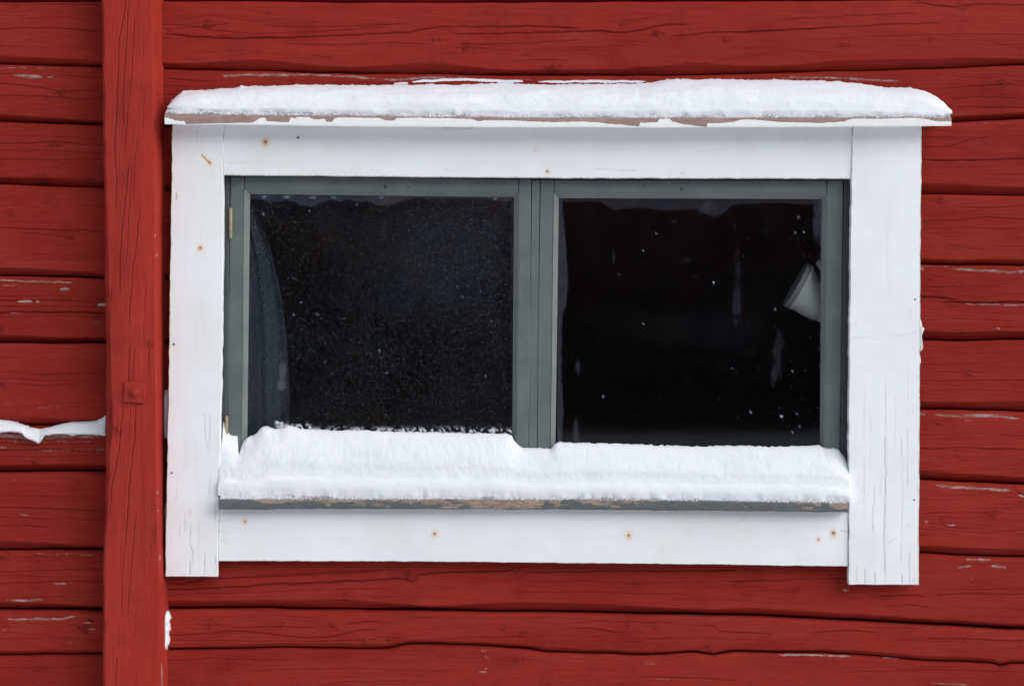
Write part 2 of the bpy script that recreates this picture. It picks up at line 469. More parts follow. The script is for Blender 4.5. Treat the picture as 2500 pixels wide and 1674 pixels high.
# cracks: (points, half width px, depth mm)
CR = [
    ([(-40, 70), (0, 72), (120, 70), (250, 79)], 1.5, 4), ([(-40, 14), (75, 6), (140, 12), (260, 10)], 2, 4), ([(40, 47), (160, 44), (240, 52)], 1.2, 2),
    ([(400, 84), (480, 92), (580, 97), (700, 93), (800, 90), (900, 85), (1000, 80), (1040, 72), (1080, 67), (1300, 66), (1420, 70)], 2.2, 6),
    ([(420, 72), (450, 70), (500, 66), (560, 60)], 1.4, 3), ([(400, 60), (470, 66), (530, 78), (640, 84), (800, 78), (960, 66)], 1.2, 2.5),
    ([(640, 64), (760, 68), (900, 65), (1010, 58)], 1.5, 3), ([(700, 108), (820, 112), (960, 106), (1060, 110)], 1.2, 2.5),
    ([(1100, 85), (1350, 81), (1460, 77), (1520, 82), (1570, 75), (1610, 63), (1680, 62)], 2.2, 6), ([(1640, 90), (1700, 85), (1760, 80), (1900, 77), (2050, 66)], 2.0, 5),
    ([(1100, 110), (1170, 110), (1300, 106), (1420, 100)], 1.4, 3.5), ([(1500, 50), (1540, 52), (1600, 43)], 1.3, 3), ([(1670, 157), (1735, 157)], 2, 4), ([(1240, 150), (1330, 147), (1400, 148)], 1.4, 3),
    ([(1360, 126), (1440, 122)], 1.2, 2), ([(1790, 80), (2000, 70), (2160, 62), (2300, 57)], 1.6, 3.5), ([(1900, 50), (2080, 40), (2240, 33)], 1.2, 2.5), ([(2230, 3), (2280, 14), (2330, 20), (2380, 12), (2520, 14)], 1.8, 4), ([(1960, 100), (2100, 92), (2350, 84), (2520, 86)], 1.0, 2),
    ([(-40, 200), (20, 205), (100, 215), (150, 224), (200, 221), (260, 220)], 1.8, 4), ([(-40, 233), (100, 235), (180, 243), (260, 240)], 1.7, 4), ([(40, 192), (150, 186), (260, 190)], 1.4, 3), ([(-30, 180), (40, 181)], 1.2, 3),
    ([(396, 190), (450, 197), (520, 200)], 1.6, 3), ([(396, 230), (440, 233)], 1.4, 3), ([(396, 210), (470, 212)], 1.2, 2),
    ([(2300, 217), (2440, 207), (2520, 208)], 1.8, 4), ([(2320, 240), (2400, 236), (2520, 243)], 1.2, 2.5), ([(2310, 263), (2400, 261), (2520, 263)], 1.7, 3.5), ([(2330, 190), (2520, 186)], 1.0, 2),
    ([(-30, 352), (60, 350), (130, 346), (190, 352), (260, 355)], 1.8, 4), ([(-30, 368), (60, 366), (140, 370), (260, 374)], 1.4, 3), ([(-30, 388), (120, 392), (260, 386)], 1.2, 2.5), ([(-30, 330), (100, 333), (260, 338)], 1.0, 2),
    ([(2235, 361), (2320, 358), (2370, 340), (2420, 337)], 1.7, 3.5), ([(2235, 392), (2400, 391), (2520, 387)], 2.2, 5),
    ([(-30, 555), (110, 560), (165, 564), (200, 561), (260, 566)], 1.6, 4), ([(40, 568), (140, 575), (185, 584)], 1.2, 3), ([(20, 540), (120, 542)], 1.2, 2), ([(60, 620), (230, 625)], 1.0, 2),
    ([(2235, 541), (2340, 538), (2400, 531), (2520, 537)], 1.5, 3), ([(2320, 505), (2420, 508), (2520, 502)], 1.4, 2.5), ([(2235, 560), (2360, 556), (2520, 562)], 1.0, 2), ([(2300, 520), (2400, 514)], 1.0, 2),
    ([(-30, 733), (60, 734), (120, 733), (260, 738)], 2.0, 4), ([(-30, 764), (60, 761), (140, 762), (260, 763)], 2.8, 8), ([(-30, 748), (260, 749)], 1.4, 3), ([(-30, 723), (120, 722), (260, 727)], 1.2, 2.5), ([(-30, 775), (140, 770), (260, 776)], 1.0, 2),
    ([(2235, 724), (2300, 727), (2345, 733)], 2.5, 7), ([(2300, 737), (2420, 739), (2445, 737), (2520, 739)], 2.6, 8), ([(2235, 700), (2350, 704)], 1.2, 2), ([(2300, 775), (2480, 786)], 1.0, 2),
    ([(60, 916), (180, 912), (260, 910)], 1.6, 3), ([(20, 938), (110, 941), (190, 938)], 1.6, 3), ([(-30, 925), (120, 928), (260, 932)], 1.2, 2.5), ([(-30, 873), (45, 875), (76, 930)], 1.0, 2),
    ([(2235, 930), (2350, 929), (2520, 928)], 1.4, 2.5), ([(2235, 890), (2400, 888)], 1.0, 2), ([(2240, 955), (2380, 950), (2520, 958)], 1.0, 1.6),
    ([(-30, 1101), (40, 1098), (110, 1097), (200, 1100), (260, 1098)], 2.0, 5), ([(-30, 1082), (90, 1084), (260, 1080)], 1.5, 3), ([(-30, 1113), (120, 1116), (260, 1110)], 1.2, 2.5),
    ([(2235, 1096), (2300, 1096), (2340, 1092), (2420, 1096), (2520, 1099)], 2.2, 5), ([(2235, 1062), (2380, 1058), (2520, 1066)], 1.0, 2), ([(2240, 1151), (2300, 1150)], 1.8, 3),
    ([(-30, 1237), (60, 1239), (140, 1243), (260, 1247)], 2.0, 4.5), ([(-30, 1284), (60, 1283), (125, 1288)], 1.6, 3.5), ([(160, 1165), (215, 1182)], 1.2, 2.5), ([(-30, 1262), (260, 1268)], 1.0, 2), ([(-30, 1210), (260, 1214)], 1.0, 2),
    ([(2235, 1337), (2280, 1340), (2330, 1343), (2400, 1341), (2520, 1350)], 2.0, 4), ([(2250, 1252), (2380, 1250), (2440, 1254)], 1.4, 2.5), ([(2235, 1290), (2400, 1300), (2520, 1292)], 1.0, 2), ([(2470, 1190), (2490, 1206), (2520, 1218)], 2.5, 5),
    ([(-30, 1397), (100, 1392), (260, 1388)], 1.6, 3.5), ([(-30, 1426), (110, 1420), (260, 1418)], 1.5, 3.5), ([(-30, 1405), (260, 1408)], 1.0, 2), ([(30, 1362), (110, 1358)], 1.4, 3), ([(-30, 1460), (260, 1455)], 1.3, 2.5),
    ([(396, 1420), (440, 1424), (500, 1412), (560, 1410), (600, 1409), (750, 1402), (870, 1395), (960, 1388)], 2.0, 5),
    ([(396, 1440), (500, 1436), (600, 1432), (660, 1425), (740, 1425), (830, 1419), (970, 1412), (990, 1415), (1003, 1420), (1015, 1416), (1022, 1402), (1090, 1395), (1230, 1393), (1250, 1389), (1258, 1383)], 2.6, 7),
    ([(396, 1452), (600, 1446), (760, 1440), (960, 1436)], 1.2, 2.5), ([(620, 1404), (760, 1397), (960, 1385)], 1.4, 3),
    ([(1275, 1395), (1400, 1395), (1500, 1393), (1600, 1393), (1800, 1391)], 2.0, 5), ([(1280, 1420), (1430, 1416), (1540, 1424), (1700, 1420), (1900, 1417)], 1.4, 3), ([(1240, 1447), (1420, 1444), (1700, 1452)], 1.2, 2.5), ([(1600, 1436), (1760, 1432), (1960, 1438)], 1.1, 2),
    ([(1780, 1418), (1900, 1417), (1950, 1411), (2060, 1411), (2200, 1414)], 1.8, 4), ([(2120, 1456), (2200, 1452), (2240, 1453), (2262, 1458)], 2.2, 5), ([(2280, 1452), (2350, 1449), (2520, 1450)], 1.8, 4), ([(2150, 1481), (2200, 1477), (2270, 1480)], 1.8, 4), ([(1820, 1440), (2000, 1446)], 1.1, 2), ([(2300, 1440), (2520, 1436)], 1.2, 2.5),
    ([(396, 1549), (460, 1550), (520, 1545), (570, 1539), (640, 1546), (690, 1552), (740, 1556), (800, 1556), (830, 1548), (880, 1538), (930, 1536)], 1.8, 4), ([(560, 1532), (640, 1529), (690, 1530), (780, 1531)], 1.5, 3), ([(830, 1526), (870, 1520), (930, 1516)], 1.8, 4), ([(396, 1562), (560, 1564), (760, 1566), (880, 1560)], 1.3, 3), ([(396, 1573), (620, 1572), (760, 1570)], 1.2, 2.5),
    ([(900, 1568), (925, 1553), (960, 1556), (1000, 1560)], 1.4, 3), ([(1020, 1560), (1150, 1556), (1290, 1553)], 1.2, 2.5), ([(1380, 1535), (1440, 1533), (1520, 1545)], 1.6, 3.5), ([(1380, 1520), (1460, 1516), (1540, 1518), (1640, 1520)], 1.3, 2.5),
    ([(1700, 1526), (1745, 1528), (1757, 1542), (1800, 1543), (1882, 1547)], 1.6, 4), ([(1540, 1560), (1700, 1556), (1860, 1562)], 1.1, 2), ([(1980, 1544), (2060, 1538), (2160, 1544)], 1.8, 4), ([(2250, 1558), (2350, 1560), (2520, 1564)], 1.6, 3.5), ([(2100, 1530), (2240, 1533)], 1.2, 2.5), ([(2180, 1562), (2360, 1566)], 1.1, 2),
    ([(1260, 1577), (1320, 1578), (1500, 1590), (1700, 1604)], 1.0, 2), ([(1020, 1571), (1100, 1577), (1200, 1580), (1310, 1582)], 2.0, 5),
    ([(396, 1612), (520, 1606), (720, 1612)], 1.2, 2.5), ([(600, 1636), (860, 1630), (1100, 1640)], 1.0, 2), ([(1560, 1652), (1700, 1655), (1800, 1661)], 1.6, 3), ([(820, 1664), (1000, 1662)], 1.4, 2.5), ([(-30, 1560), (120, 1556), (260, 1562)], 1.2, 2.5), ([(2060, 1640), (2300, 1634), (2520, 1640)], 1.0, 2), ([(-30, 1630), (260, 1624)], 1.0, 2),
]
# knots: x, y, radius, strength
KN = [
    (510, 62, 12, 1), (545, 80, 9, .6), (1060, 100, 12, .9), (1142, 118, 13, .9), (1523, 56, 13, .8), (1605, 88, 11, 1.4), (1350, 166, 15, 1.2), (1770, 98, 7, .9), (2060, 115, 9, 1), (2270, 103, 8, .8), (2345, 14, 12, .7), (40, 8, 10, .8),
    (152, 228, 9, 1.1), (2446, 206, 9, 1.1), (716, 198, 6, 1), (131, 358, 9, 1.2), (110, 440, 12, .9), (250, 412, 9, .7), (2405, 345, 8, .6), (30, 521, 8, .9), (178, 574, 9, .9), (125, 492, 14, .5), (2296, 485, 13, .9),
    (6, 806, 10, 1), (2272, 680, 7, .8), (2352, 806, 11, .6), (2345, 688, 5, .7), (14, 944, 12, 1), (2364, 911, 7, 1.2), (85, 1128, 11, .9), (2294, 1034, 7, 1.1), (2303, 1115, 10, .5), (2299, 1266, 7, .9), (2426, 1256, 9, .9),
    (12, 1358, 11, 1), (1002, 1404, 11, 1), (845, 1450, 13, .9), (1261, 1392, 7, 1.2), (1555, 1422, 12, .7), (2150, 1412, 8, .5), (1945, 1442, 9, .6), (213, 1527, 17, 1.2), (512, 1524, 12, .8), (685, 1529, 9, 1.2), (815, 1528, 10, 1.2), (890, 1562, 7, 1.2), (952, 1564, 8, .8),
    (1230, 1535, 6, 1.2), (1280, 1552, 11, .8), (1535, 1518, 10, 1.1), (1730, 1581, 8, 1.1), (1882, 1546, 5, 1), (1603, 1530, 12, .5), (2357, 1556, 8, .6), (2444, 1628, 10, .8), (560, 1622, 14, .8), (1258, 1612, 16, .7), (1085, 1640, 10, .4),
]
# worn streaks: points, half width px, strength
PE = [
    ([(28, 182), (60, 186), (108, 190)], 4.5, 1.1), ([(115, 189), (132, 189)], 3.0, 1.0), ([(-20, 166), (60, 165), (190, 170), (250, 174)], 2.5, .55), ([(540, 185), (600, 183), (760, 183), (860, 188), (960, 194), (1060, 191), (1180, 190)], 5.0, .75),
    ([(1200, 196), (1400, 198), (1600, 199)], 3, .6), ([(1900, 190), (2060, 191), (2130, 196), (2200, 198)], 4.5, .75), ([(2270, 192), (2360, 190)], 3, .5), ([(2320, 304), (2440, 302), (2500, 304)], 3, .55),
    ([(-20, 683), (40, 684), (80, 690)], 3.5, .75), ([(52, 690), (100, 687), (190, 691)], 3.5, .75), ([(146, 705), (172, 706)], 4.0, 1.1), ([(40, 735), (78, 735)], 3.5, 1.1), ([(86, 736), (98, 736)], 3, 1.0), ([(236, 743), (258, 744)], 5, 1.1), ([(-20, 697), (60, 698)], 2.2, .6), ([(225, 785), (250, 785)], 2, .7), ([(20, 764), (50, 764)], 2.2, .7),
    ([(2244, 656), (2256, 656)], 4, 1.2), ([(2318, 656), (2380, 659), (2440, 664), (2520, 662)], 4.5, .95), ([(2350, 742), (2460, 745), (2520, 742)], 3, .75), ([(2420, 800), (2445, 804)], 3, .7), ([(2240, 648), (2330, 650)], 2, .6),
    ([(85, 995), (160, 990)], 4, .55), ([(5, 983), (30, 983)], 2, .6), ([(-20, 1062), (70, 1066), (150, 1064), (258, 1064)], 8, .95), ([(-20, 1075), (80, 1080), (258, 1078)], 7, .5), ([(-20, 1092), (100, 1098), (258, 1100)], 6, .5), ([(235, 1099), (255, 1099)], 4, 1),
    ([(2247, 1009), (2261, 1011)], 4, 1.2), ([(2278, 1013), (2350, 1016), (2400, 1013), (2450, 1017), (2498, 1022)], 4.5, 1.0), ([(2350, 1026), (2380, 1028)], 2, .7), ([(2240, 1155), (2300, 1158)], 2.5, .55),
    ([(2280, 1183), (2330, 1188), (2400, 1193), (2476, 1198)], 4.5, 1.0), ([(2480, 1205), (2510, 1216)], 4, .7), ([(2310, 1280), (2335, 1280)], 3, .9), ([(2256, 1273), (2266, 1274)], 3.5, 1.1), ([(45, 1255), (70, 1256)], 2.5, .8), ([(30, 1170), (45, 1176)], 3, .55),
    ([(60, 1352), (160, 1352), (258, 1354)], 4, .55), ([(128, 1422), (165, 1424)], 2.5, .85), ([(8, 1462), (55, 1466), (110, 1463)], 3.0, .9), ([(5, 1511), (60, 1510), (150, 1510), (198, 1501)], 3.5, .95), ([(-20, 1538), (50, 1537)], 2.5, .7), ([(200, 1518), (225, 1521)], 3, .8), ([(160, 1567), (200, 1565)], 3, .5), ([(215, 1534), (235, 1536)], 3, .7),
    ([(2355, 1363), (2420, 1366)], 3.5, .95), ([(2418, 1379), (2460, 1384)], 4.5, .9), ([(2330, 1389), (2375, 1380)], 4, .8), ([(2056, 1439), (2075, 1440)], 3, .85), ([(2370, 1412), (2373, 1412)], 2.5, 1),
    ([(1890, 1597), (1960, 1597), (2082, 1602)], 3.0, .95), ([(2150, 1606), (2210, 1606)], 2.5, .8), ([(1570, 1619), (1610, 1623)], 2.5, .6), ([(2260, 1665), (2370, 1670)], 2.5, .75), ([(1172, 1588), (1192, 1586)], 6, .7), ([(1180, 1602), (1194, 1607)], 5, .75), ([(1168, 1640), (1190, 1640)], 3, .8), ([(1180, 1630), (1190, 1632)], 4, .8), ([(1600, 1656), (1640, 1657)], 2, .6), ([(880, 1487), (960, 1486)], 1.5, .5),
]
FR = [([(1000, 201), (1060, 197), (1130, 195), (1200, 198), (1280, 200)], 3.0, 1.0), ([(1215, 203), (1255, 205)], 3.5, 1.1), ([(1310, 200), (1460, 199), (1580, 200)], 3.5, .75), ([(960, 205), (1000, 204)], 3, .9)]

def stroke(U, V, pts, hw):
    """1 on the line, 0 beyond hw; U grows along the line; tapered ends"""
    xs = np.array([p[0] for p in pts], float); ys = np.array([p[1] for p in pts], float)
    yy = np.interp(U, xs, ys)
    yy = yy + (vn(U / 23.0, U * 0 + ys[0], 5) - 0.5) * 2.4
    L = max(xs[-1] - xs[0], 1.0)
    e = min(40.0, L * 0.3)
    tap = np.clip((U - xs[0]) / e, 0, 1) * np.clip((xs[-1] - U) / e, 0, 1)
    tap = np.sqrt(tap) * (0.65 + 0.7 * vn(U / 37.0, U * 0, 9))
    d = np.abs(V - yy)
    return np.clip(1.0 - d / np.maximum(hw * (0.35 + 0.65 * tap) + 0.9, 1e-3), 0, 1) * (tap > 0) * np.clip(tap * 1.5, 0, 1)

def surface(U, V, cracks, knots, peels, frosts, seed, weather=1.0):
    """relief (mm, + into the wood) and attributes of a weathered timber face; U along the grain, V across, px = mm"""
    G = V + (fbm(U / 420.0, V / 160.0, seed + 3, 2) - 0.5) * 26.0
    dep = np.zeros_like(U); dirt = np.zeros_like(U); peel = np.zeros_like(U); frost = np.zeros_like(U)
    v0, v1 = V.min() - 40, V.max() + 40
    u0, u1 = U.min(), U.max()
    ringd = np.zeros_like(U)
    for (x, y, r, s) in knots:
        if not (v0 + 30 < y < v1 - 30 and u0 - 60 < x < u1 + 60): continue
        dx, dy = U - x, V - y
        fall = np.exp(-(dx / (r * 3.4)) ** 2 - (dy / (r * 1.9)) ** 2)
        G = G - dy * 0.85 * fall * min(s + .2, 1)
        ang = np.arctan2(dy, dx)
        q = np.sqrt((dx / 1.12) ** 2 + dy ** 2) / (r * (0.85 + 0.35 * vn(ang * 1.6 + 9, ang * 0, int(x))))
        arc = sstep(0.42, 0.72, vn(ang * 1.1 + x, ang * 0, int(x) + 3))
        q = q + 0.25 * (vn(dx / 5.0, dy / 4.0, int(x) + 8) - .5)
        ring = np.exp(-((q - 0.95) / 0.17) ** 2) * arc + 0.5 * np.exp(-((q - 0.62) / 0.12) ** 2) * np.roll(arc, 5, 1)
        core = np.exp(-(np.hypot(dx + 2, dy * 1.3 - 1) / (r * 0.36)) ** 2) * sstep(.2, .6, vn(dx / 3.5, dy / 2.5, int(x) + 5) + .15)
        dep += s * (2.2 * ring * (0.4 + vn(ang * 2.2, q * 3, int(x) + 1)) + 2.8 * core * (vn(dx / 4, dy / 4, int(x) + 5) - 0.15) - 1.1 * np.exp(-(q / 1.7) ** 2))
        dirt = np.maximum(dirt, np.clip(s * (0.62 * ring + 0.85 * core + 0.16 * np.exp(-q ** 2)), 0, .85))
        # short checks running out of the knot along the grain
        for sg in (-1, 1):
            t = np.clip(1 - np.abs(dy + 1.5 * np.sin(dx / 9)) / 2.2, 0, 1) * np.exp(-((dx - sg * r * 2.0) / (r * 1.3)) ** 2)
            t = t * (0.4 + vn(np.full_like(dx, x), dx * 0 + sg, 3))
            dep += 1.8 * s * t; dirt = np.maximum(dirt, 0.30 * s * t)
    # season checks everywhere
    g1 = fbm(U / 240.0, G / 8.5, seed + 11, 2)
    gate = sstep(0.42, 0.70, vn(U / 190.0, G / 34.0, seed + 29))
    chk = (1 - sstep(0.0, 0.045, np.abs(g1 - 0.52))) * gate
    g2 = fbm(U / 130.0, G / 4.2, seed + 31, 2)
    chk = chk * weather
    dep += 1.5 * chk + weather * (1.6 * (g2 - 0.5)) + weather * 0.55 * (vn(U / 60.0, G / 2.6, seed + 41) - 0.5)
    dep += 5.0 * (fbm(U / 380.0, V / 70.0, seed + 51, 2) - 0.5) + 2.0 * (vn(U / 90.0, V / 28.0, seed + 61) - 0.5)
    dirt = np.maximum(dirt, 0.22 * chk)
    for (pts, hw, dp) in cracks:
        ys = [p[1] for p in pts]
        if max(ys) < v0 or min(ys) > v1 or pts[-1][0] < u0 or pts[0][0] > u1: continue
        m = stroke(U, V, pts, hw * 0.8)
        dep += 0.8 * dp * m; dirt = np.maximum(dirt, np.clip(m * (0.20 + 0.085 * dp), 0, .85))
        # lip above the crack catches less light
        dep += -0.5 * stroke(U, V + hw * 2.2, pts, hw * 1.6)
    for (pts, hw, s) in peels:
        ys = [p[1] for p in pts]
        if max(ys) < v0 or min(ys) > v1 or pts[-1][0] < u0 or pts[0][0] > u1: continue
        peel = np.maximum(peel, s * np.minimum(1, 1.15 * stroke(U, V, pts, hw * 1.25)) * (0.45 + 0.75 * fbm(U / 24.0, V / 3.0, seed + 71, 2)))
    for (pts, hw, s) in frosts:
        ys = [p[1] for p in pts]
        if max(ys) < v0 or min(ys) > v1 or pts[-1][0] < u0 or pts[0][0] > u1: continue
        frost = np.maximum(frost, s * np.minimum(1, 1.6 * stroke(U, V, pts, hw * 1.25)))
    return dep, G, dirt, peel, frost

wall = empty('log_wall', (0, 0.06, 0), 'red painted wall of hewn horizontal logs behind the white window', 'wall')

def build_log(i, x0, x1, part):
    top, bot = lerpts(SEAMS[i]), lerpts(SEAMS[i + 1])
    vis = 2 <= i <= 12
    step = 4.0 if vis else 20.0
    xs = []
    a, b = max(x0, -40), min(x1, 2540)
    if x0 < a: xs.append(np.arange(x0, a, 24.0))
    xs.append(np.arange(a, b, step))
    if x1 > b: xs.append(np.arange(b, x1, 24.0))
    xs = np.append(np.concatenate(xs), x1)
    t, bt = top(xs), bot(xs)
    wob = lambda j: (fbm(xs / 60.0, xs * 0 + j * 7.7, 77, 2) - 0.5) * (3.0 if vis else 0)
    g0, g1 = GAP.get(i, 1.6), GAP.get(i + 1, 1.6)
    t = t + wob(i) + g0; bt = bt + wob(i + 1) - g1
    h = float(np.median(bt - t))
    nr = int(h / (1.6 if vis else 7.0)) + 2
    # cluster rows at the two edges
    f = np.linspace(0, 1, nr)[:, None]
    U = np.repeat(xs[None, :], nr, 0)
    V = t[None, :] + f * (bt - t)[None, :]
    seed = 100 * i + (7 if part == 'b' else 0)
    dep, G, dirt, peel, frost = surface(U, V, CR, KN, PE, FR, seed)
    st, sb = V - t[None, :], bt[None, :] - V
    tr = 11.0 * (0.7 + 0.6 * vn(xs / 150.0, xs * 0, seed + 2))[None, :]
    q = np.clip(1 - st / tr, 0, 1)
    d_top = 9.0 * (1 - np.sqrt(np.maximum(1 - q * q, 0)))
    cw = ((16.0 if i not in (11, 12) else 8.0) * (0.55 + 0.9 * vn(xs / 210.0, xs * 0, seed + 4)))[None, :]
    q = np.clip(1 - sb / cw, 0, 1)
    d_bot = (26.0 if i not in (11, 12) else 14.0) * q
    off = {2: -6, 3: 1, 4: 0, 5: -3, 6: 1, 7: -3, 8: 4, 9: -2, 10: 0, 11: -1, 12: 0}.get(i, 0)
    lean = {2: -3, 3: 3, 6: 3, 8: 2, 10: -3, 12: -2}.get(i, 0)
    edge = np.clip(np.minimum(st, sb) / 6.0, 0.25, 1)
    Y = (off + lean * (f - 0.5) + dep * edge + d_top + d_bot) / 1000.0
    X, Z = wx(U), wz(V)
    back = np.full((1, len(xs)), 0.13)
    Xf = np.vstack([X[:1], X, X[-1:]]); Yf = np.vstack([back, Y, back]); Zf = np.vstack([Z[:1] , Z, Z[-1:]])
    ext = lambda A: np.vstack([A[:1], A, A[-1:]])
    gr = np.stack([ext(U) / 1000.0, ext(G) / 1000.0, np.full_like(Xf, seed * 0.37)], -1)
    R, C = Xf.shape
    ng = [list(np.arange(R) * C), list((np.arange(R) * C + C - 1)[::-1])]
    V3 = np.stack([Xf, Yf, Zf], -1)
    V3[..., 1] -= 0.06                      # relative to the wall's own origin
    o = make_mesh('log', V3, grid_quads(R, C, True), {'grain': gr, 'dirt': ext(dirt), 'peel': ext(peel), 'frost': ext(frost)}, ng, RED, wall)
    return o

for i in range(len(SEAMS) - 1):
    if 4 <= i <= 9:
        build_log(i, -1400, 524, 'a'); build_log(i, 2096, 3900, 'b')
    else:
        build_log(i, -1400, 3900, 'a')

# ------------------------------------------------------------------ upright post with its bolted plate
PYF = -0.100
post = empty('timber_post', (wx(318, PYF), -0.05, 0), 'upright red timber post bolted to the log wall left of window', 'post')
P_CR = [
    ([(-30, 305), (30, 303), (100, 290), (190, 287), (260, 284)], 1.6, 4), ([(-30, 316), (30, 312), (130, 306), (220, 300), (310, 300)], 1.5, 4), ([(45, 328), (140, 322), (220, 318), (330, 305), (380, 304)], 1.4, 3.5), ([(240, 286), (350, 278), (440, 283), (520, 281)], 1.6, 4), ([(330, 336), (400, 328), (490, 324)], 1.2, 3),
    ([(400, 312), (500, 303), (620, 292), (720, 292)], 1.5, 4), ([(400, 322), (480, 316), (560, 312), (640, 306)], 1.3, 3), ([(510, 341), (640, 326), (720, 318), (800, 314)], 1.5, 3.5), ([(700, 272), (780, 268), (870, 262)], 1.5, 4), ([(840, 316), (925, 312), (960, 311)], 1.4, 4), ([(845, 328), (925, 325)], 1.4, 4), ([(850, 366), (870, 362), (900, 360)], 1.4, 4),
    ([(985, 300), (1090, 290), (1200, 271), (1260, 268)], 1.8, 4.5), ([(985, 330), (1060, 328), (1180, 315), (1270, 309), (1330, 306)], 1.8, 4.5), ([(985, 318), (1080, 314)], 1.2, 3), ([(985, 384), (1100, 380), (1260, 383), (1330, 374)], 1.2, 3), ([(1250, 332), (1330, 322), (1420, 318)], 1.4, 3.5), ([(1340, 303), (1420, 296), (1500, 296)], 1.4, 3), ([(1390, 320), (1450, 314), (1530, 310)], 1.2, 3), ([(1480, 331), (1560, 328)], 1.2, 2.5), ([(1600, 284), (1680, 280)], 1.6, 4), ([(640, 356), (760, 352), (850, 350)], 1.0, 2), ([(60, 350), (200, 345), (330, 350)], 1.0, 2), ([(1120, 350), (1240, 346)], 1.0, 2),
]
P_KN = [(842, 364, 8, 1.1), (1054, 285, 9, 1.3), (215, 312, 12, .5), (420, 303, 10, .6), (1348, 362, 7, .6), (1060, 264, 9, .9), (1560, 300, 16, .4), (1240, 368, 10, .5)]
P_PE = [([(617, 391), (626, 391)], 3.0, 1.2), ([(1198, 384), (1206, 384)], 3.0, 1.2), ([(1244, 386), (1252, 386)], 2.5, 1.1), ([(1352, 391), (1372, 392)], 4, 1.3), ([(1585, 355), (1596, 357)], 2.5, 1.1), ([(570, 377), (580, 378)], 2, .8), ([(1620, 396), (1700, 397)], 2.5, 1.0)]
def build_post():
    ys = np.concatenate([np.arange(-820, -40, 24.0), np.arange(-40, 1720, 4.0), np.arange(1720, 2545, 24.0)])
    left = lerpts([(-800, 246), (0, 247), (470, 253), (870, 256), (1080, 255), (1250, 256), (1300, 252), (1674, 250), (2545, 248)])(ys) + (vn(ys / 40.0, ys * 0, 3) - .5) * 2.4
    fr = lerpts([(-800, 368), (0, 370), (470, 376), (870, 377), (1200, 381), (1420, 387), (1674, 389), (2545, 390)])(ys) + (vn(ys / 60.0, ys * 0, 4) - .5) * 2
    lc = lerpts([(-800, 4), (500, 7), (700, 12), (1000, 18), (1040, 22), (1120, 12), (1300, 6), (2545, 5)])(ys) + (vn(ys / 30.0, ys * 0, 6) - .5) * 3
    lc = np.maximum(lc, 2.0)
    nf = 78
    f = np.linspace(0, 1, nf)[:, None]
    V = left[None, :] + f * (fr - left)[None, :]
    U = np.repeat(ys[None, :], nf, 0)
    dep, G, dirt, peel, frost = surface(U, V, P_CR, P_KN, [], [], 4200, 0.35)
    dl = V - left[None, :]; dr = fr[None, :] - V
    q = np.clip(1 - dl / lc[None, :], 0, 1)
    ch = lc[None, :] * 1.1 * q ** 1.2
    stain = sstep(0.35, 0.7, fbm(U / 26.0, V / 7.0, 61, 3)) * np.exp(-((U - 1010) / 55) ** 2) * np.clip(1 - np.abs(dl - 13) / 13, 0, 1)
    stain = np.maximum(stain, 0.8 * sstep(0.5, 0.7, fbm(U / 30.0, V / 5.0, 62, 3)) * np.clip(1 - dl / 8, 0, 1) * sstep(700, 900, U))
    dirt = np.maximum(dirt, 0.75 * stain)
    Xf = wx(V, PYF); Yf = PYF + (dep * 0.7 + ch) / 1000.0; Zf = wz(U, PYF)
    # right flank: rows going back to the wall
    ns = 30
    s = np.linspace(0, 1, ns + 1)[1:, None]
    depth = s * 0.115
    Us = np.repeat(ys[None, :], ns, 0)
    Vs = fr[None, :] + s * 125.0
    dep2, G2, dirt2, peel2, frost2 = surface(Us, Vs, [], [], [], [], 4300, 0.35)
    xr0 = wx(fr, PYF)
    bow = lerpts([(-800, 24), (0, 24), (470, 23), (870, 23), (1200, 16), (1420, 10), (1674, 7), (2545, 7)])(ys) / 1000.0
    # the flank is hewn a little out of square, so it turns towards the window
    Xs = xr0[None, :] + (bow[None, :] * 0.42) * s ** 0.8 - dep2 * 0.35 / 1000.0
    Ysd = PYF + 0.0008 + depth
    Ysd = np.repeat(Ysd, len(ys), 1)
    Zs = wz(Us, PYF)
    pe = np.zeros_like(Us)
    # bare nicks along the arris, in flank coordinates
    for (pts, hw, st_) in P_PE:
        if pts[0][1] > 372:
            pp = [(p[0], np.interp(p[0], ys, fr) + 24 + (p[1] - 391) * 1.5) for p in pts]
            pe = np.maximum(pe, st_ * np.minimum(1, 1.8 * stroke(Us, Vs, pp, 9)))
    # left flank
    Xl = np.repeat(wx(left, PYF)[None, :], 2, 0) + np.array([[0.002], [0.0]])
    Yl = np.repeat(np.array([[0.015], [-0.06]]), len(ys), 1)
    Zl = np.repeat(wz(ys, PYF)[None, :], 2, 0)
    X = np.vstack([Xl, Xf, Xs]); Y = np.vstack([Yl, Yf, Ysd]); Z = np.vstack([Zl, Zf, Zs])
    cat = lambda a, b: np.vstack([np.repeat(a[:1], 2, 0), a, b])
    grain = np.stack([cat(U, Us) / 1000.0, cat(G, G2) / 1000.0, np.full_like(X, 3.3)], -1)
    at = {'grain': grain, 'dirt': cat(dirt, dirt2 * 0.7), 'peel': cat(peel, pe), 'frost': cat(frost, frost2)}
    R, C = X.shape
    ng = [list(np.arange(R) * C), list((np.arange(R) * C + C - 1)[::-1])]
    P = np.stack([X - post.location.x, Y - post.location.y, Z], -1)
    make_mesh('timber', P, grid_quads(R, C, True)[:, ::-1], at, ng, RED_POST, post, sharp=58)
build_post()

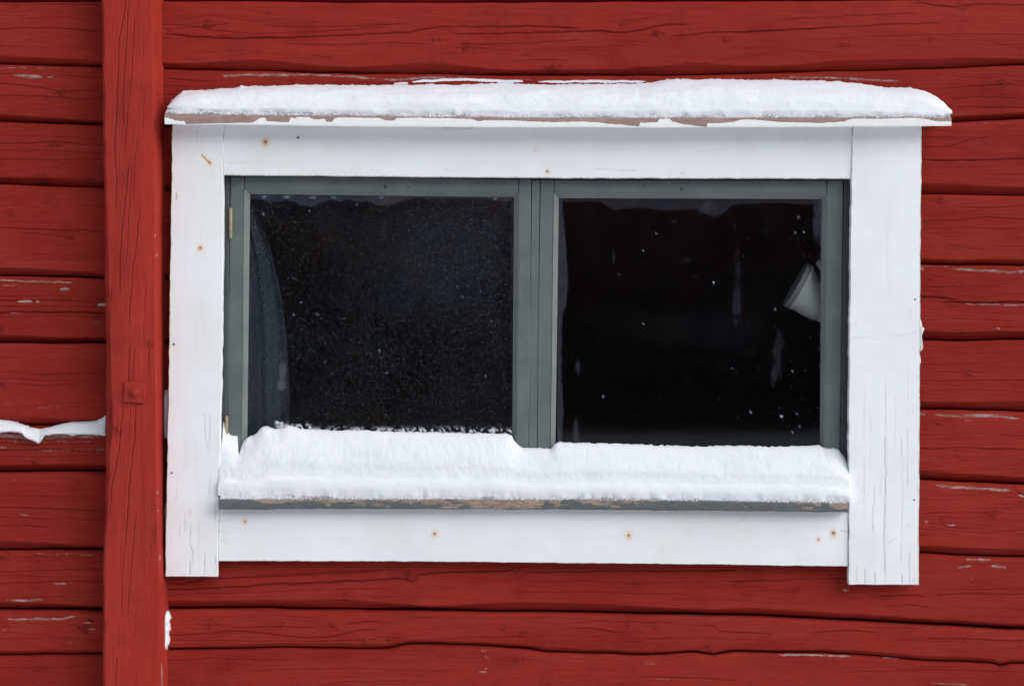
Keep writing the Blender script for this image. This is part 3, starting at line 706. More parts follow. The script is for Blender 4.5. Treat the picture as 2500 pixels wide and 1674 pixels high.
def prism(name, pts, Yf, Yb, mat, parent, bev=0.0015, org=(0, 0, 0), segs=1, attrs=None):
    """a plate whose outline is given in photo px on the plane Yf, with a small chamfer"""
    P = np.array([(float(wx(x, Yf)), float(wz(y, Yf))) for x, y in pts])
    c = P.mean(0)
    n = len(P)
    inner = P.copy()
    for i in range(n):
        a, b, d = P[i - 1], P[i], P[(i + 1) % n]
        e1 = (b - a) / (np.linalg.norm(b - a) + 1e-9); e2 = (d - b) / (np.linalg.norm(d - b) + 1e-9)
        bis = (e2 - e1); L = np.linalg.norm(bis)
        if L < 1e-6:
            nrm = np.array([-e1[1], e1[0]]); v = nrm if np.dot(nrm, c - b) > 0 else -nrm
        else:
            v = bis / L
        inner[i] = b + v * bev * 1.3
    Vv = [(x, Yb, z) for x, z in P] + [(x, Yf + bev, z) for x, z in P] + [(x, Yf, z) for x, z in inner]
    Q = []
    for r in range(2):
        for i in range(n):
            j = (i + 1) % n
            Q.append((r * n + i, r * n + j, (r + 1) * n + j, (r + 1) * n + i))
    ng = [list(range(2 * n, 3 * n)), list(range(n))[::-1]]
    Vv = np.array(Vv) - np.array(org)
    o = make_mesh(name, Vv, Q, attrs, ng, mat, parent, sharp=25)
    import bmesh
    bm = bmesh.new(); bm.from_mesh(o.data); bmesh.ops.recalc_face_normals(bm, faces=bm.faces); bm.to_mesh(o.data); bm.free()
    return o

PORG = (post.location.x, post.location.y, 0)
PLATE_M = mat_red('red_paint_on_iron', (0.350, 0.032, 0.021), (0.21, 0.017, 0.012), (0.39, 0.042, 0.030))
def const_attr(o):
    me = o.data
    co = np.zeros(len(me.vertices) * 3, np.float32); me.vertices.foreach_get('co', co); co = co.reshape(-1, 3)
    at = me.attributes.new('grain', 'FLOAT_VECTOR', 'POINT')
    at.data.foreach_set('vector', np.stack([co[:, 2], co[:, 0], co[:, 1]], -1).astype(np.float32).ravel())
    return o
pl = const_attr(prism('washer_plate', [(305, 931), (357, 935.5), (351.5, 984), (301.5, 981)], PYF - 0.008, PYF + 0.004, PLATE_M, post, 0.0008, PORG))
pl['label'] = 'square red painted washer plate'
cx, cy = 328, 957
hexp = [(cx + 12.5 * math.cos(math.radians(60 * k + 8)), cy + 12.5 * math.sin(math.radians(60 * k + 8))) for k in range(6)]
bolt = empty('bolt', (0, 0, 0), parent=post)
const_attr(prism('nut', hexp, PYF - 0.019, PYF - 0.004, PLATE_M, bolt, 0.0015, PORG))
rod = [(cx + .5 + 6.5 * math.cos(math.radians(30 * k)), cy + .5 + 6.5 * math.sin(math.radians(30 * k))) for k in range(12)]
const_attr(prism('bolt_end', rod, PYF - 0.026, PYF - 0.012, PLATE_M, bolt, 0.0015, PORG))

# ------------------------------------------------------------------ window
CY = -0.042           # front of the white casing
win = empty('window', (wx(1312, CY), -0.02, wz(1400)), 'white framed two pane window with grey green sashes in red wall', 'window')
WORG = np.array(win.location)

# rust stains and nails: x, y, r, strength
NAILS = [(648, 346, 7, 1.0, 'r'), (489, 605, 6, .95, 'r'), (1337, 418, 5, .8, 'r'), (1307, 368, 4.5, .45, 'r'), (598, 1273, 5, .75, 'r'), (1061, 1302, 6, .85, 'r'), (1535, 1306, 7, .8, 'r'), (2035, 1300, 7, .95, 'r'), (1998, 1316, 5, .7, 'r'), (463, 1249, 6, .4, 'r'), (512, 397, 5.5, .85, 'r'),
         (727, 336, 3, 1, 'd'), (424, 840, 3, 1, 'd'), (419, 1154, 2.5, 1, 'd'), (2232, 1220, 2.5, .8, 'd'), (2234, 731, 2.5, .8, 'd'), (2221, 762, 4, .35, 'g'), (2221, 776, 3.5, .35, 'g'), (2089, 791, 5, .35, 'g'), (2217, 1283, 5, .4, 'g'), (2077, 1311, 5, .5, 'g')]
W_CRACK_V = [  # vertical strokes on the casing boards: (y, x)
    ([(1060, 2160), (1150, 2161), (1300, 2158), (1427, 2160)], 1.6, .9), ([(1180, 2132), (1260, 2131), (1300, 2129)], 1.2, .7), ([(1100, 2110), (1240, 2108)], 1.2, .35), ([(1060, 2200), (1240, 2201), (1380, 2199)], 1.2, .4), ([(1040, 2215), (1200, 2214)], 1.2, .45), ([(1340, 2218), (1427, 2219)], 1.6, .7), ([(1385, 2111), (1427, 2111)], 2.0, .8), ([(1395, 2136), (1427, 2135)], 2.0, .8), ([(1400, 2202), (1427, 2201)], 2.0, .8), ([(1380, 2090), (1427, 2089)], 1.2, .5), ([(1410, 2230), (1427, 2230)], 1.6, .6),
    ([(930, 2110), (1100, 2108)], 1.0, .25), ([(920, 2162), (1060, 2160)], 1.0, .4), ([(880, 2216), (1010, 2215)], 1.0, .3), ([(310, 2236), (378, 2237)], 1.0, .25), ([(960, 2185), (1100, 2184)], 1.0, .25), ([(1000, 2125), (1150, 2124)], 1.0, .3),
    ([(1000, 496), (1060, 500), (1110, 508)], 1.2, .5), ([(1010, 510), (1100, 510)], 1.0, .45), ([(1190, 428), (1230, 428)], 1.4, .6), ([(1150, 510), (1240, 509)], 1.2, .6), ([(1200, 525), (1270, 524)], 1.2, .5), ([(1270, 466), (1330, 462), (1345, 469), (1370, 470)], 1.3, .7), ([(1365, 462), (1407, 462)], 1.6, .75), ([(1340, 498), (1407, 498)], 1.4, .7), ([(1350, 525), (1407, 526)], 1.6, .7), ([(1280, 438), (1310, 436)], 1.2, .5), ([(310, 482), (350, 481)], 1.0, .3), ([(470, 431), (490, 430)], 1.4, .9), ([(1240, 450), (1300, 448)], 1.0, .35), ([(1300, 484), (1380, 486)], 1.0, .3), ([(760, 478), (860, 476)], 0.9, .15), ([(560, 455), (700, 452)], 0.9, .12), ([(700, 500), (820, 498)], 0.9, .12),
]
W_CRACK_H = [([(550, 401), (580, 398), (610, 402)], 1.0, .4), ([(1450, 413), (1500, 414), (1535, 417), (1570, 413)], 1.2, .45), ([(1080, 414), (1120, 416)], 1.1, .35), ([(1660, 423), (1672, 423)], 2, .7), ([(2045, 1294), (2072, 1299)], 1.3, .6), ([(1800, 1275), (1822, 1262)], 1.3, .5), ([(1925, 1255), (1945, 1275)], 1.0, .3), ([(975, 1321), (1000, 1319)], 2, .2), ([(530, 1272), (545, 1272)], 1.2, .35), ([(530, 1296), (560, 1300)], 1.2, .35), ([(530, 1320), (556, 1321)], 1.2, .35), ([(640, 1365), (650, 1367)], 2, .6), ([(1170, 346), (1180, 343)], 1.2, .25),
             ([(2078, 826), (2110, 825), (2150, 830)], 1.2, .3), ([(2180, 822), (2245, 810)], 1.2, .3), ([(2165, 1326), (2190, 1312)], 1.4, .35), ([(1070, 312), (1100, 313), (1157, 313)], 1.6, .9), ([(560, 1390), (760, 388)], .9, .0)]

def casing(name, L, R, T, B, Yf, thick, vertical, seed, step=3.0):
    """board from its four edges; L/R are (y,x) lists, T/B are (x,y) lists"""
    Lf, Rf, Tf, Bf = lerpts(L), lerpts(R), lerpts(T), lerpts(B)
    x0, x1 = L[0][1], R[0][1]; y0, y1 = T[0][1], B[0][1]
    nc = int((x1 - x0) / step) + 2; nr = int((y1 - y0) / step) + 2
    s = np.linspace(0, 1, nc)[None, :]; t = np.linspace(0, 1, nr)[:, None]
    yy = y0 + t * (y1 - y0) + 0 * s
    xl = Lf(yy) + (fbm(yy / 26.0, yy * 0 + 1, seed, 3) - .5) * 3.0
    xr = Rf(yy) + (fbm(yy / 26.0, yy * 0 + 2, seed, 3) - .5) * 3.0
    U = xl + s * (xr - xl)
    yt = Tf(U) + (fbm(U / 30.0, U * 0 + 3, seed, 3) - .5) * 2.0
    yb = Bf(U) + (fbm(U / 30.0, U * 0 + 4, seed, 3) - .5) * 2.0
    V = yt + t * (yb - yt)
    crack = np.zeros_like(U); rust = np.zeros_like(U)
    for pts, hw, st in W_CRACK_V:
        crack = np.maximum(crack, st * stroke(V, U, pts, hw))
    for pts, hw, st in W_CRACK_H:
        crack = np.maximum(crack, st * stroke(U, V, pts, hw))
    for (x, y, r, st, k) in NAILS:
        q = np.hypot(U - x, (V - y) * (0.8 if k == 'r' else 1))
        q = np.where(V > y, q * 0.85, q)
        if k == 'r': rust = np.maximum(rust, st * np.exp(-(q / (r * 1.15)) ** 2))
        else: crack = np.maximum(crack, st * 0.5 * np.exp(-(q / r) ** 2))
    # the rusty scratch left of the top board
    dd = np.abs((U - 493) * 0.71 - (V - 379) * 0.70); al = (U - 493) * 0.70 + (V - 379) * 0.71
    rust = np.maximum(rust, 0.95 * np.clip(1.3 - dd / 3.2, 0, 1) * ((al > -3) & (al < 27)))
    # hairline weathering towards the lower ends
    a, b = (V, U) if vertical else (U, V)
    hl = fbm(a / 170.0, b / 4.2, seed + 5, 2)
    low = sstep(900, 1400, V) if vertical else 0.18
    crack = np.maximum(crack, 0.34 * low * (1 - sstep(0, .03, np.abs(hl - 0.5))) * sstep(.5, .75, vn(a / 110.0, b / 9.0, seed + 8)))
    edge = np.maximum(np.clip(1 - (U - xl) / 3.5, 0, 1) * ((0.9 if x0 < 1500 else .3) if vertical else 0.1), np.clip(1 - (xr - U) / 3.5, 0, 1) * ((0.9 if x0 > 1500 else .3) if vertical else 0.1))
    edge = np.maximum(edge, 0.7 * np.clip(1 - (yb - V) / 3.0, 0, 1))
    frost = np.zeros_like(U)
    if vertical and x0 > 1500:
        frost = 0.9 * np.clip(1 - (U - xl) / (30 + 20 * vn(V / 30, V * 0, 8)), 0, 1) * sstep(1110, 1160, V) * (1 - sstep(1215, 1245, V))
    if not vertical and y0 > 1000:
        frost = 0.55 * np.clip(1 - (V - yt) / 7, 0, 1)
    warp = (fbm(U / 500.0, V / 500.0, seed + 9, 2) - 0.5) * 3.0
    Yd = Yf + (crack * 1.0 + warp) / 1000.0
    # rim rows / columns
    X, Z = wx(U, Yf), wz(V, Yf)
    X[:, 0] += .0012; X[:, -1] -= .0012; Z[0] -= .0012; Z[-1] += .0012
    pad = lambda A: np.pad(A, 2, mode='edge')
    XX, ZZ, YY = pad(X), pad(Z), pad(Yd)
    XX[:, :2] -= .0012; XX[:, -2:] += .0012; ZZ[:2] += .0012; ZZ[-2:] -= .0012
    YY[1, :] += .0012; YY[-2, :] += .0012; YY[:, 1] += .0012; YY[:, -2] += .0012
    bk = Yf + thick
    YY[0, :] = bk; YY[-1, :] = bk; YY[:, 0] = bk; YY[:, -1] = bk
    A_, B_ = pad(a), pad(b)
    g = np.stack([A_ / 1000.0, B_ / 1000.0, np.full_like(A_, seed * .31)], -1)
    P = np.stack([XX, YY, ZZ], -1) - WORG
    r_, c_ = XX.shape
    idx = np.arange(r_ * c_).reshape(r_, c_)
    ring = list(idx[0, :]) + list(idx[1:, -1]) + list(idx[-1, -2::-1]) + list(idx[-2:0:-1, 0])
    return make_mesh(name, P, grid_quads(r_, c_)[:, :], {'grain': g, 'crack': pad(crack), 'rust': pad(rust), 'edge': pad(edge), 'frost': pad(frost)}, [ring[::1]], WHITE, win, sharp=40)

BL = [(304, 420), (470, 418), (600, 416), (800, 413), (870, 412), (1000, 410), (1200, 406), (1407, 403)]
IL = [(304, 546), (430, 545.5), (600, 544.5), (870, 541.5), (1100, 537), (1270, 533), (1407, 531)]
IR = [(304, 2083), (430, 2079), (600, 2077), (870, 2074), (1100, 2072), (1250, 2073), (1427, 2072)]
BR = [(304, 2251), (470, 2249), (870, 2246), (1270, 2244), (1427, 2243)]
casing('casing_board', BL, IL, [(400, 296), (560, 296)], [(403, 1407), (531, 1407.5)], CY - 0.004, 0.022, True, 11)
casing('casing_board', IR, BR, [(2060, 298), (2260, 298)], [(2072, 1426.5), (2243, 1427.5)], CY - 0.005, 0.023, True, 12)
casing('casing_board', [(290, 546.8), (440, 545.8)], [(290, 2082), (440, 2078.3)], [(540, 296), (2085, 299)], [(546, 427.5), (800, 429.5), (1000, 432), (1300, 434.5), (2000, 436), (2080, 436.5)], CY, 0.019, False, 13)
casing('casing_board', [(1230, 534.5), (1390, 532.5)], [(1230, 2071.5), (1390, 2070.5)], [(530, 1236), (2075, 1243)], [(532, 1369), (1000, 1370), (1200, 1372), (1600, 1376), (2072, 1382)], CY, 0.019, False, 14)

def disc(name, x, y, r, Yf, mat, h=0.0022):
    pts = [(x + r * math.cos(2 * math.pi * k / 10), y + r * math.sin(2 * math.pi * k / 10)) for k in range(10)]
    return prism(name, pts, Yf - h, Yf + 0.003, mat, win, 0.0006, WORG)
for (x, y, r, st, k) in NAILS:
    Yn = (CY - 0.004) if (x < 540 or x > 2074) else CY
    if k == 'r' and st > .6: disc('nail', x, y, r * 0.34, Yn, RUST)
    if k == 'd': disc('nail', x, y, r * 0.8, Yn, DARKIRON)

# hood board
HY = -0.112
HTOP = lerpts([(402, 279), (600, 282.5), (900, 285), (1250, 288), (1600, 289), (1800, 288.5), (2100, 288.5), (2323, 289)])
HBOT = lerpts([(402, 303), (455, 304), (600, 305), (900, 309), (1250, 311), (1500, 311.5), (1800, 311), (2100, 309.5), (2323, 308)])
HPE = lerpts([(402, 286), (420, 291), (428, 295), (450, 296), (455, 304), (500, 302), (540, 301), (600, 300), (618, 299), (638, 287), (648, 288), (650, 296), (665, 297), (705, 299), (710, 287), (720, 290), (725, 286), (755, 286), (765, 292), (780, 291), (792, 290), (797, 298), (812, 298), (815, 290), (830, 286.5), (900, 288), (925, 288), (940, 294), (960, 295), (968, 289), (1000, 287.5), (1100, 289), (1150, 291), (1170, 297), (1180, 294), (1250, 294), (1310, 297), (1350, 298), (1420, 297), (1460, 299), (1480, 302), (1520, 305), (1560, 309), (1563, 300), (1605, 299), (1610, 290), (1635, 290), (1640, 296), (1660, 302), (1700, 308), (1725, 310), (1728, 301), (1755, 301), (1790, 298), (1810, 292), (1850, 293), (1880, 296), (1900, 298), (1980, 300), (2000, 301), (2060, 297), (2080, 290), (2150, 290.5), (2230, 288), (2255, 290), (2290, 297), (2323, 296)])
SLOPE = math.tan(math.radians(24))
def build_hood():
    xs = np.concatenate([np.arange(402, 2323, 3.0), [2323.0]])
    n = len(xs)
    ft, fb = HTOP(xs) + (fbm(xs / 40.0, xs * 0, 5) - .5) * 2, HBOT(xs) + (fbm(xs / 50.0, xs * 0, 6) - .5) * 1.6
    rows = []
    nf = 9
    X = wx(xs, HY)
    rows.append((X, np.full(n, -0.018), wz(fb, HY) + (-0.018 - HY) * SLOPE, np.full(n, -9.0), np.zeros(n)))
    for r in range(nf):
        t = r / (nf - 1)
        py = fb + t * (ft - fb)
        yy = np.full(n, HY) + (0.0012 if r in (0, nf - 1) else 0.0)
        rows.append((X, yy, wz(py, HY), HPE(xs) - py + 0.0, np.zeros(n)))
    nt = 10
    for r in range(1, nt + 1):
        t = r / nt
        yy = np.full(n, HY + t * (-0.004 - HY))
        rows.append((X, yy, wz(ft, HY) + (yy - HY) * SLOPE, np.full(n, 9.0), np.full(n, 1.0 if r > 1 else 0.85)))
    A = [np.array([r[k] for r in rows]) for k in range(5)]
    # the right end of the board is cut a little back at the top
    P = np.stack([A[0], A[1], A[2]], -1) - WORG
    R, C = A[0].shape
    ng = [list(np.arange(R) * C)[::-1], list((np.arange(R) * C + C - 1))]
    o = make_mesh('hood_board', P, grid_quads(R, C, True)[:, ::-1], {'peel': A[3], 'top': A[4]}, ng, HOOD, win, sharp=35)
    o['label'] = 'sloping drip board with flaking white paint'
build_hood()

# sill
SY = -0.078
STOP = lerpts([(533, 1220), (1000, 1219.5), (1400, 1221), (1700, 1223), (2075, 1229)])
SBOT = lerpts([(533, 1243), (1000, 1242), (1400, 1243.5), (1700, 1246), (2075, 1250)])
SSL = math.tan(math.radians(19))
def build_sill():
    xs = np.concatenate([np.arange(535, 2071, 3.0), [2071.5]])
    n = len(xs); X = wx(xs, SY)
    ft = STOP(xs) + (fbm(xs / 40.0, xs * 0, 15) - .5) * 1.6; fb = SBOT(xs) + (fbm(xs / 40.0, xs * 0, 16) - .5) * 3
    pe = lerpts([(533, .1), (575, .25), (640, .5), (700, .45), (760, .45), (830, .55), (900, .6), (960, .62), (1000, .5), (1080, .6), (1160, .8), (1250, .85), (1320, .9), (1335, .2), (1360, .7), (1375, .3), (1450, .45), (1520, .55), (1580, .3), (1700, .25), (1800, .2), (1900, .25), (1970, .55), (2000, .65), (2015, .2), (2030, .7), (2070, .6)])(xs)
    rows = [(np.full(n, 0.02), wz(fb, SY) + 0.004, pe * 0, np.zeros(n))]
    for r in range(9):
        t = r / 8
        rows.append((np.full(n, SY) + (0.0015 if r in (0, 8) else 0), wz(fb + t * (ft - fb), SY), pe - 0.36 + 0.5 * t, np.zeros(n)))
    for r in range(1, 9):
        t = r / 8; yy = np.full(n, SY + t * (0.02 - SY))
        rows.append((yy, wz(ft, SY) + (yy - SY) * SSL, pe, np.ones(n)))
    Y = np.array([r[0] for r in rows]); Z = np.array([r[1] for r in rows])
    P = np.stack([np.repeat(X[None], len(rows), 0), Y, Z], -1) - WORG
    R, C = Y.shape
    ng = [list(np.arange(R) * C)[::-1], list((np.arange(R) * C + C - 1))]
    o = make_mesh('sill', P, grid_quads(R, C, True)[:, ::-1], {'peel': np.array([r[2] for r in rows]), 'top': np.array([r[3] for r in rows])}, ng, SILL, win, sharp=35)
    o['label'] = 'worn grey green wooden sill'
build_sill()

# frame: jambs, head, mullion
FY = -0.010            # face of the sashes
def bar(name, pts, Yf, Yb, mat, parent, bev=0.0015):
    return prism(name, pts, Yf, Yb, mat, parent, bev, WORG)
bar('jamb', [(520, 410), (560.5, 410), (557, 870), (553, 1190), (515, 1190)], FY - 0.002, 0.11, JAMB, win)
bar('jamb', [(2060, 415), (2105, 415), (2105, 1200), (2049.5, 1200), (2055, 870)], FY + 0.003, 0.11, JAMB, win)
bar('head', [(562, 396), (2058, 400), (2058, 438), (1298, 437), (562, 430)], FY + 0.006, 0.11, JAMB, win)
bar('mullion', [(1298.6, 439), (1318, 439), (1314.3, 870), (1309.5, 1190), (1289.5, 1190), (1294.3, 870)], FY + 0.001, 0.07, SASH_V, win, 0.001)

def mat_dust():
    n = N('dust_flakes')
    col = n.mix(n.attr('tint'), (0.052, 0.044, 0.048), (0.042, 0.074, 0.108))
    col = n.mix(n.attr('tone'), col, (0.62, 0.64, 0.68))
    return n.done(n.pbsdf(col, 0.9, 0.05))
DUST = mat_dust()

def sash(label, stileL, stileR, railT, railB, gl, glY, mat, hump, seed, dust):
    s = empty('sash', (0, 0, 0), parent=win)
    s['label'] = label
    bar('stile', stileL, FY, 0.03, SASH_V, s)
    bar('stile', stileR, FY, 0.03, SASH_V, s)
    bar('rail', railT, FY + 0.0006, 0.03, SASH_H, s)
    bar('rail', railB, FY + 0.0006, 0.03, SASH_H, s)
    # bevelled glazing bead round the pane
    (oTL, oTR, oBR, oBL), (iTL, iTR, iBR, iBL) = gl
    Vv = []; Q = []
    for pts, Y in (((oTL, oTR, oBR, oBL), FY - 0.001), ((iTL, iTR, iBR, iBL), FY + 0.010), ((iTL, iTR, iBR, iBL), FY + 0.020), ((oTL, oTR, oBR, oBL), FY + 0.020)):
        for (x, y) in pts: Vv.append((float(wx(x, FY)), Y, float(wz(y, FY))))
    for r in range(4):
        for k in range(4):
            j = (k + 1) % 4; r2 = (r + 1) % 4
            Q.append((r * 4 + k, r * 4 + j, r2 * 4 + j, r2 * 4 + k))
    make_mesh('glazing_bead', np.array(Vv) - WORG, np.array(Q)[:, ::-1], None, (), BEAD, s, sharp=20)
    # pane: 4 mm slab; 'film' is frost and dirt on the glass plus a painted bluish reflection
    x0, x1 = iTL[0] - 4, iTR[0] + 4; y0, y1 = iTL[1] - 4, iBR[1] + 4
    xs = np.arange(x0, x1 + 3, 3.5); ys = np.arange(y0, y1 + 3, 3.5)
    U, V = np.meshgrid(xs, ys)
    film = hump(U, V)
    P = np.stack([wx(U, glY), np.full_like(U, glY), wz(V, glY)], -1)
    Pb = P.copy(); Pb[..., 1] += 0.004
    R, C = U.shape
    q = grid_quads(R, C)
    idx = np.arange(R * C).reshape(R, C)
    ring = np.array(list(idx[0, :]) + list(idx[1:, -1]) + list(idx[-1, -2::-1]) + list(idx[-2:0:-1, 0]))
    rn = np.roll(ring, -1)
    sides = np.stack([ring, rn, rn + R * C, ring + R * C], -1)
    verts = np.concatenate([P.reshape(-1, 3), Pb.reshape(-1, 3)]) - WORG
    quads = np.concatenate([q, q[:, ::-1] + R * C, sides])
    make_mesh('pane', verts, quads, {'film': np.concatenate([film.ravel(), np.zeros(R * C)])}, (), mat, s, sharp=30)
    # dust, grit and dried snow spots: small flakes sitting on the outside of the glass
    r = np.random.RandomState(seed)
    cnt, dens, bright = dust
    px_, py_ = r.uniform(x0 + 6, x1 - 6, cnt), r.uniform(y0 + 6, min(y1, 1075), cnt)
    keep = r.uniform(0, 1, cnt) < dens(px_, py_)
    px_, py_ = px_[keep], py_[keep]; m = len(px_)
    rad = (0.00040 + 0.0008 * r.uniform(0, 1, m) ** 2.0)
    ang = r.uniform(0, math.pi, m); el = r.uniform(.6, 1.5, m)
    cx_, cz_ = wx(px_, glY), wz(py_, glY)
    vs = []
    for k in range(5):
        a = ang + 2 * math.pi * k / 5
        q = rad * (1.0 if k % 2 else .8)
        vs.append(np.stack([cx_ + q * np.cos(a), np.full(m, glY - 0.0006), cz_ + q * np.sin(a) * el], -1))
    vs.append(np.stack([cx_, np.full(m, glY - 0.0010), cz_], -1))
    Vd = np.stack(vs, 1).reshape(-1, 3) - WORG
    b6 = np.arange(m)[:, None] * 6
    tone = np.repeat(np.clip(r.uniform(0, 1, m) ** 4.5 * bright, 0, 1), 6)
    tint = np.repeat(np.clip(np.exp(-((px_ - 1120) / 170) ** 2 - ((py_ - 620) / 170) ** 2) * 1.3, 0, 1), 6)  # bluish reflection painted into the flake colour at the upper right
    me = bpy.data.meshes.new('dust')
    F = np.concatenate([b6 + np.array([[k, (k + 1) % 5, 5]]) for k in range(5)])
    me.vertices.add(len(Vd)); me.vertices.foreach_set('co', Vd.astype(np.float32).ravel())
    me.loops.add(F.size); me.loops.foreach_set('vertex_index', F.astype(np.int32).ravel())
    me.polygons.add(len(F)); me.polygons.foreach_set('loop_start', np.arange(0, F.size, 3, dtype=np.int32))
    me.update(calc_edges=True); me.validate()
    for nm, vv in (('tone', tone), ('tint', tint)):
        at = me.attributes.new(nm, 'FLOAT', 'POINT'); at.data.foreach_set('value', vv.astype(np.float32))
    me.materials.append(DUST)
    o = bpy.data.objects.new('dust', me); COL.objects.link(o); o.parent = s
    o['kind'] = 'stuff'
    return s

def blob(U, V, x, y, rx, ry, rag=0.5, seed=0):
    q = np.hypot((U - x) / rx, (V - y) / ry) + rag * (fbm(U / 9.0, V / 22.0, seed, 3) - .5)
    return np.clip((1 - q) * 2.2, 0, 1)

def film_left(U, V):
    top = 474 + (U - 610) * 0.011
    edge = lerpts([(610, 8), (640, 9), (660, 16), (700, 14), (740, 24), (770, 24), (800, 12), (840, 12), (900, 14), (925, 24), (950, 22), (985, 10), (1010, 4), (1200, 4), (1240, 8), (1260, 4)])(U) + (fbm(U / 14., V / 9., 3) - .5) * 8
    f = 0.050 * (1 - sstep(0, 3, V - top - edge))
    for (x, w) in ((645, 9), (700, 12), (765, 9), (815, 7), (930, 8), (1208, 6)):
        f = np.maximum(f, 0.28 * blob(U, V, x, top + 6 - (x > 900) * 2, w, 3.5, .6, int(x)))
    f = np.maximum(f, 0.09 * blob(U, V, 690, 905, 9, 48, 1.5, 4))
    f = np.maximum(f, 0.10 * blob(U, V, 684, 940, 8, 20, 1.5, 5))
    f = np.maximum(f, 0.03 * (1 - sstep(0, 5, 1254 - U - 3)) )
    # bluish reflection at upper right painted in as film, fainter patch below
    f = f + 0.010 * np.exp(-((U - 1110) / 190) ** 2 - ((V - 610) / 170) ** 2) + 0.004 * np.exp(-((U - 1180) / 120) ** 2 - ((V - 980) / 130) ** 2)
    for (x, y, r) in ((872, 501, 3), (573 + 70, 523, 2.6), (755, 514, 2), (772, 766, 2.5), (1131, 724, 2.2), (1076, 842, 2.5), (927, 856, 3), (717, 768, 2.2), (1048, 750, 2), (735, 738, 2), (943, 910, 3), (1052, 922, 2.4), (747, 1036, 2.6), (1186, 918, 2.4), (1115, 700, 2), (1200, 785, 2)):
        f = np.maximum(f, .35 * blob(U, V, x, y, r * .75, r * 1.1, .3, 20))
    # snow grains caught on the glass above the drift
    g = fbm(U / 6.0, V / 6.0, 21, 2)
    f = np.maximum(f, 0.85 * sstep(.50, .58, g) * np.exp(-((V - 1052 + (U < 760) * 10) / 8.0) ** 2) * sstep(660, 690, U))
    f = np.maximum(f, 0.8 * blob(U, V, 676, 1031, 7, 4, 1.2, 6)); f = np.maximum(f, 0.8 * blob(U, V, 687, 1033, 6, 4, 1.2, 7))
    return f

def film_right(U, V):
    top = 484
    edge = lerpts([(1364, 10), (1400, 6), (1440, 4), (1470, 8), (1490, 22), (1510, 26), (1560, 18), (1600, 24), (1640, 30), (1665, 26), (1700, 22), (1728, 40), (1745, 44), (1765, 34), (1790, 14), (1830, 12), (1900, 10), (1980, 14), (2008, 20)])(U) + (fbm(U / 13., V / 9., 33) - .5) * 7
    f = 0.030 * (1 - sstep(0, 4, V - top - edge))
    f = np.maximum(f, 0.05 * blob(U, V, 1725, 505, 28, 20, .8, 2))
    # clear blue bulge of frost at the left edge
    bul = lerpts([(480, 1370), (530, 1374), (580, 1379), (640, 1383), (700, 1384), (745, 1381), (765, 1373), (800, 1369), (950, 1370), (1000, 1374), (1095, 1371)])(V) + (fbm(V / 9., U * 0, 8) - .5) * 3
    f = np.maximum(f, 0.055 * (1 - sstep(0, 2.5, U - bul)))
    f = np.maximum(f, 0.05 * (1 - sstep(0, 3, (1980 + (fbm(V / 12., U * 0, 9) - .5) * 6) - U + 8)) * (1 - sstep(560, 600, V)))
    f = np.maximum(f, 0.12 * (1 - sstep(0, 2, 2004 + (fbm(V / 16., U * 0, 19) - .5) * 9 - U)))
    f = np.maximum(f, 0.024 * blob(U, V, 1798, 735, 13, 55, 1.0, 11)); f = np.maximum(f, 0.012 * blob(U, V, 1802, 660, 9, 60, 1.6, 12))
    f = np.maximum(f, 0.018 * blob(U, V, 1900, 870, 14, 70, 1.3, 13)); f = np.maximum(f, 0.028 * blob(U, V, 1890, 915, 14, 26, 1.3, 14))
    f = np.maximum(f, 0.04 * blob(U, V, 1406, 1065, 9, 55, .4, 15)); f = np.maximum(f, 0.030 * blob(U, V, 1410, 895, 7, 18, .8, 16))
    f = np.maximum(f, 0.018 * blob(U, V, 1498, 630, 4, 28, .8, 17)); f = np.maximum(f, 0.008 * blob(U, V, 1675, 635, 14, 14, 1, 18))
    f = f + 0.004 * np.exp(-((U - 1700) / 200) ** 2 - ((V - 800) / 45) ** 2)
    for (x, y, r, s) in ((1741, 690, 4.0, .9), (1908, 1016, 4.5, .9), (1833, 1006, 3, .7), (1950, 530, 4, .7), (1963, 566, 3, .6), (1934, 907, 3.5, .5), (1789, 899, 3, .6), (1473, 968, 4, .5), (1443, 513, 3, .5), (1602, 571, 3, .5), (1571, 612, 3, .5), (1893, 755, 5, .4), (1942, 568, 4, .35), (1570, 790, 2.5, .5), (1952, 1040, 4, .3), (1935, 1055, 4, .3), (1945, 1010, 4, .25)):
        f = np.maximum(f, s * .7 * blob(U, V, x, y, r * .6, r * .8, .3, 20))
    return f

GYL, GYR = FY + 0.012, FY + 0.012
sL = sash('left sash with dusty glass',
     [(562.5, 431), (596.5, 431), (596.5, 600), (593, 870), (589, 1190), (555.5, 1190), (559.5, 870)],
     [(1267, 437), (1297, 437), (1293, 870), (1288.5, 1190), (1258, 1190), (1263, 870)],
     [(597.6, 431), (800, 431), (1266, 438), (1266, 473), (597.6, 464)],
     [(590, 1120), (1258, 1122), (1258, 1180), (590, 1180)],
     ([(596.5, 461.5), (1268, 471), (1261, 1122), (590, 1122)], [(609, 473), (1255, 480.5), (1250.5, 1112), (602, 1112)]), GYL, GLASS_L, film_left, 1,
     (26000, lambda x, y: np.clip(0.25 + 0.45 * fbm(x / 60., y / 60., 91, 3) + 0.5 * np.exp(-((x - 1120) / 180) ** 2 - ((y - 620) / 180) ** 2), 0, 1), 0.34))  # flakes gather where the bluish reflection is painted
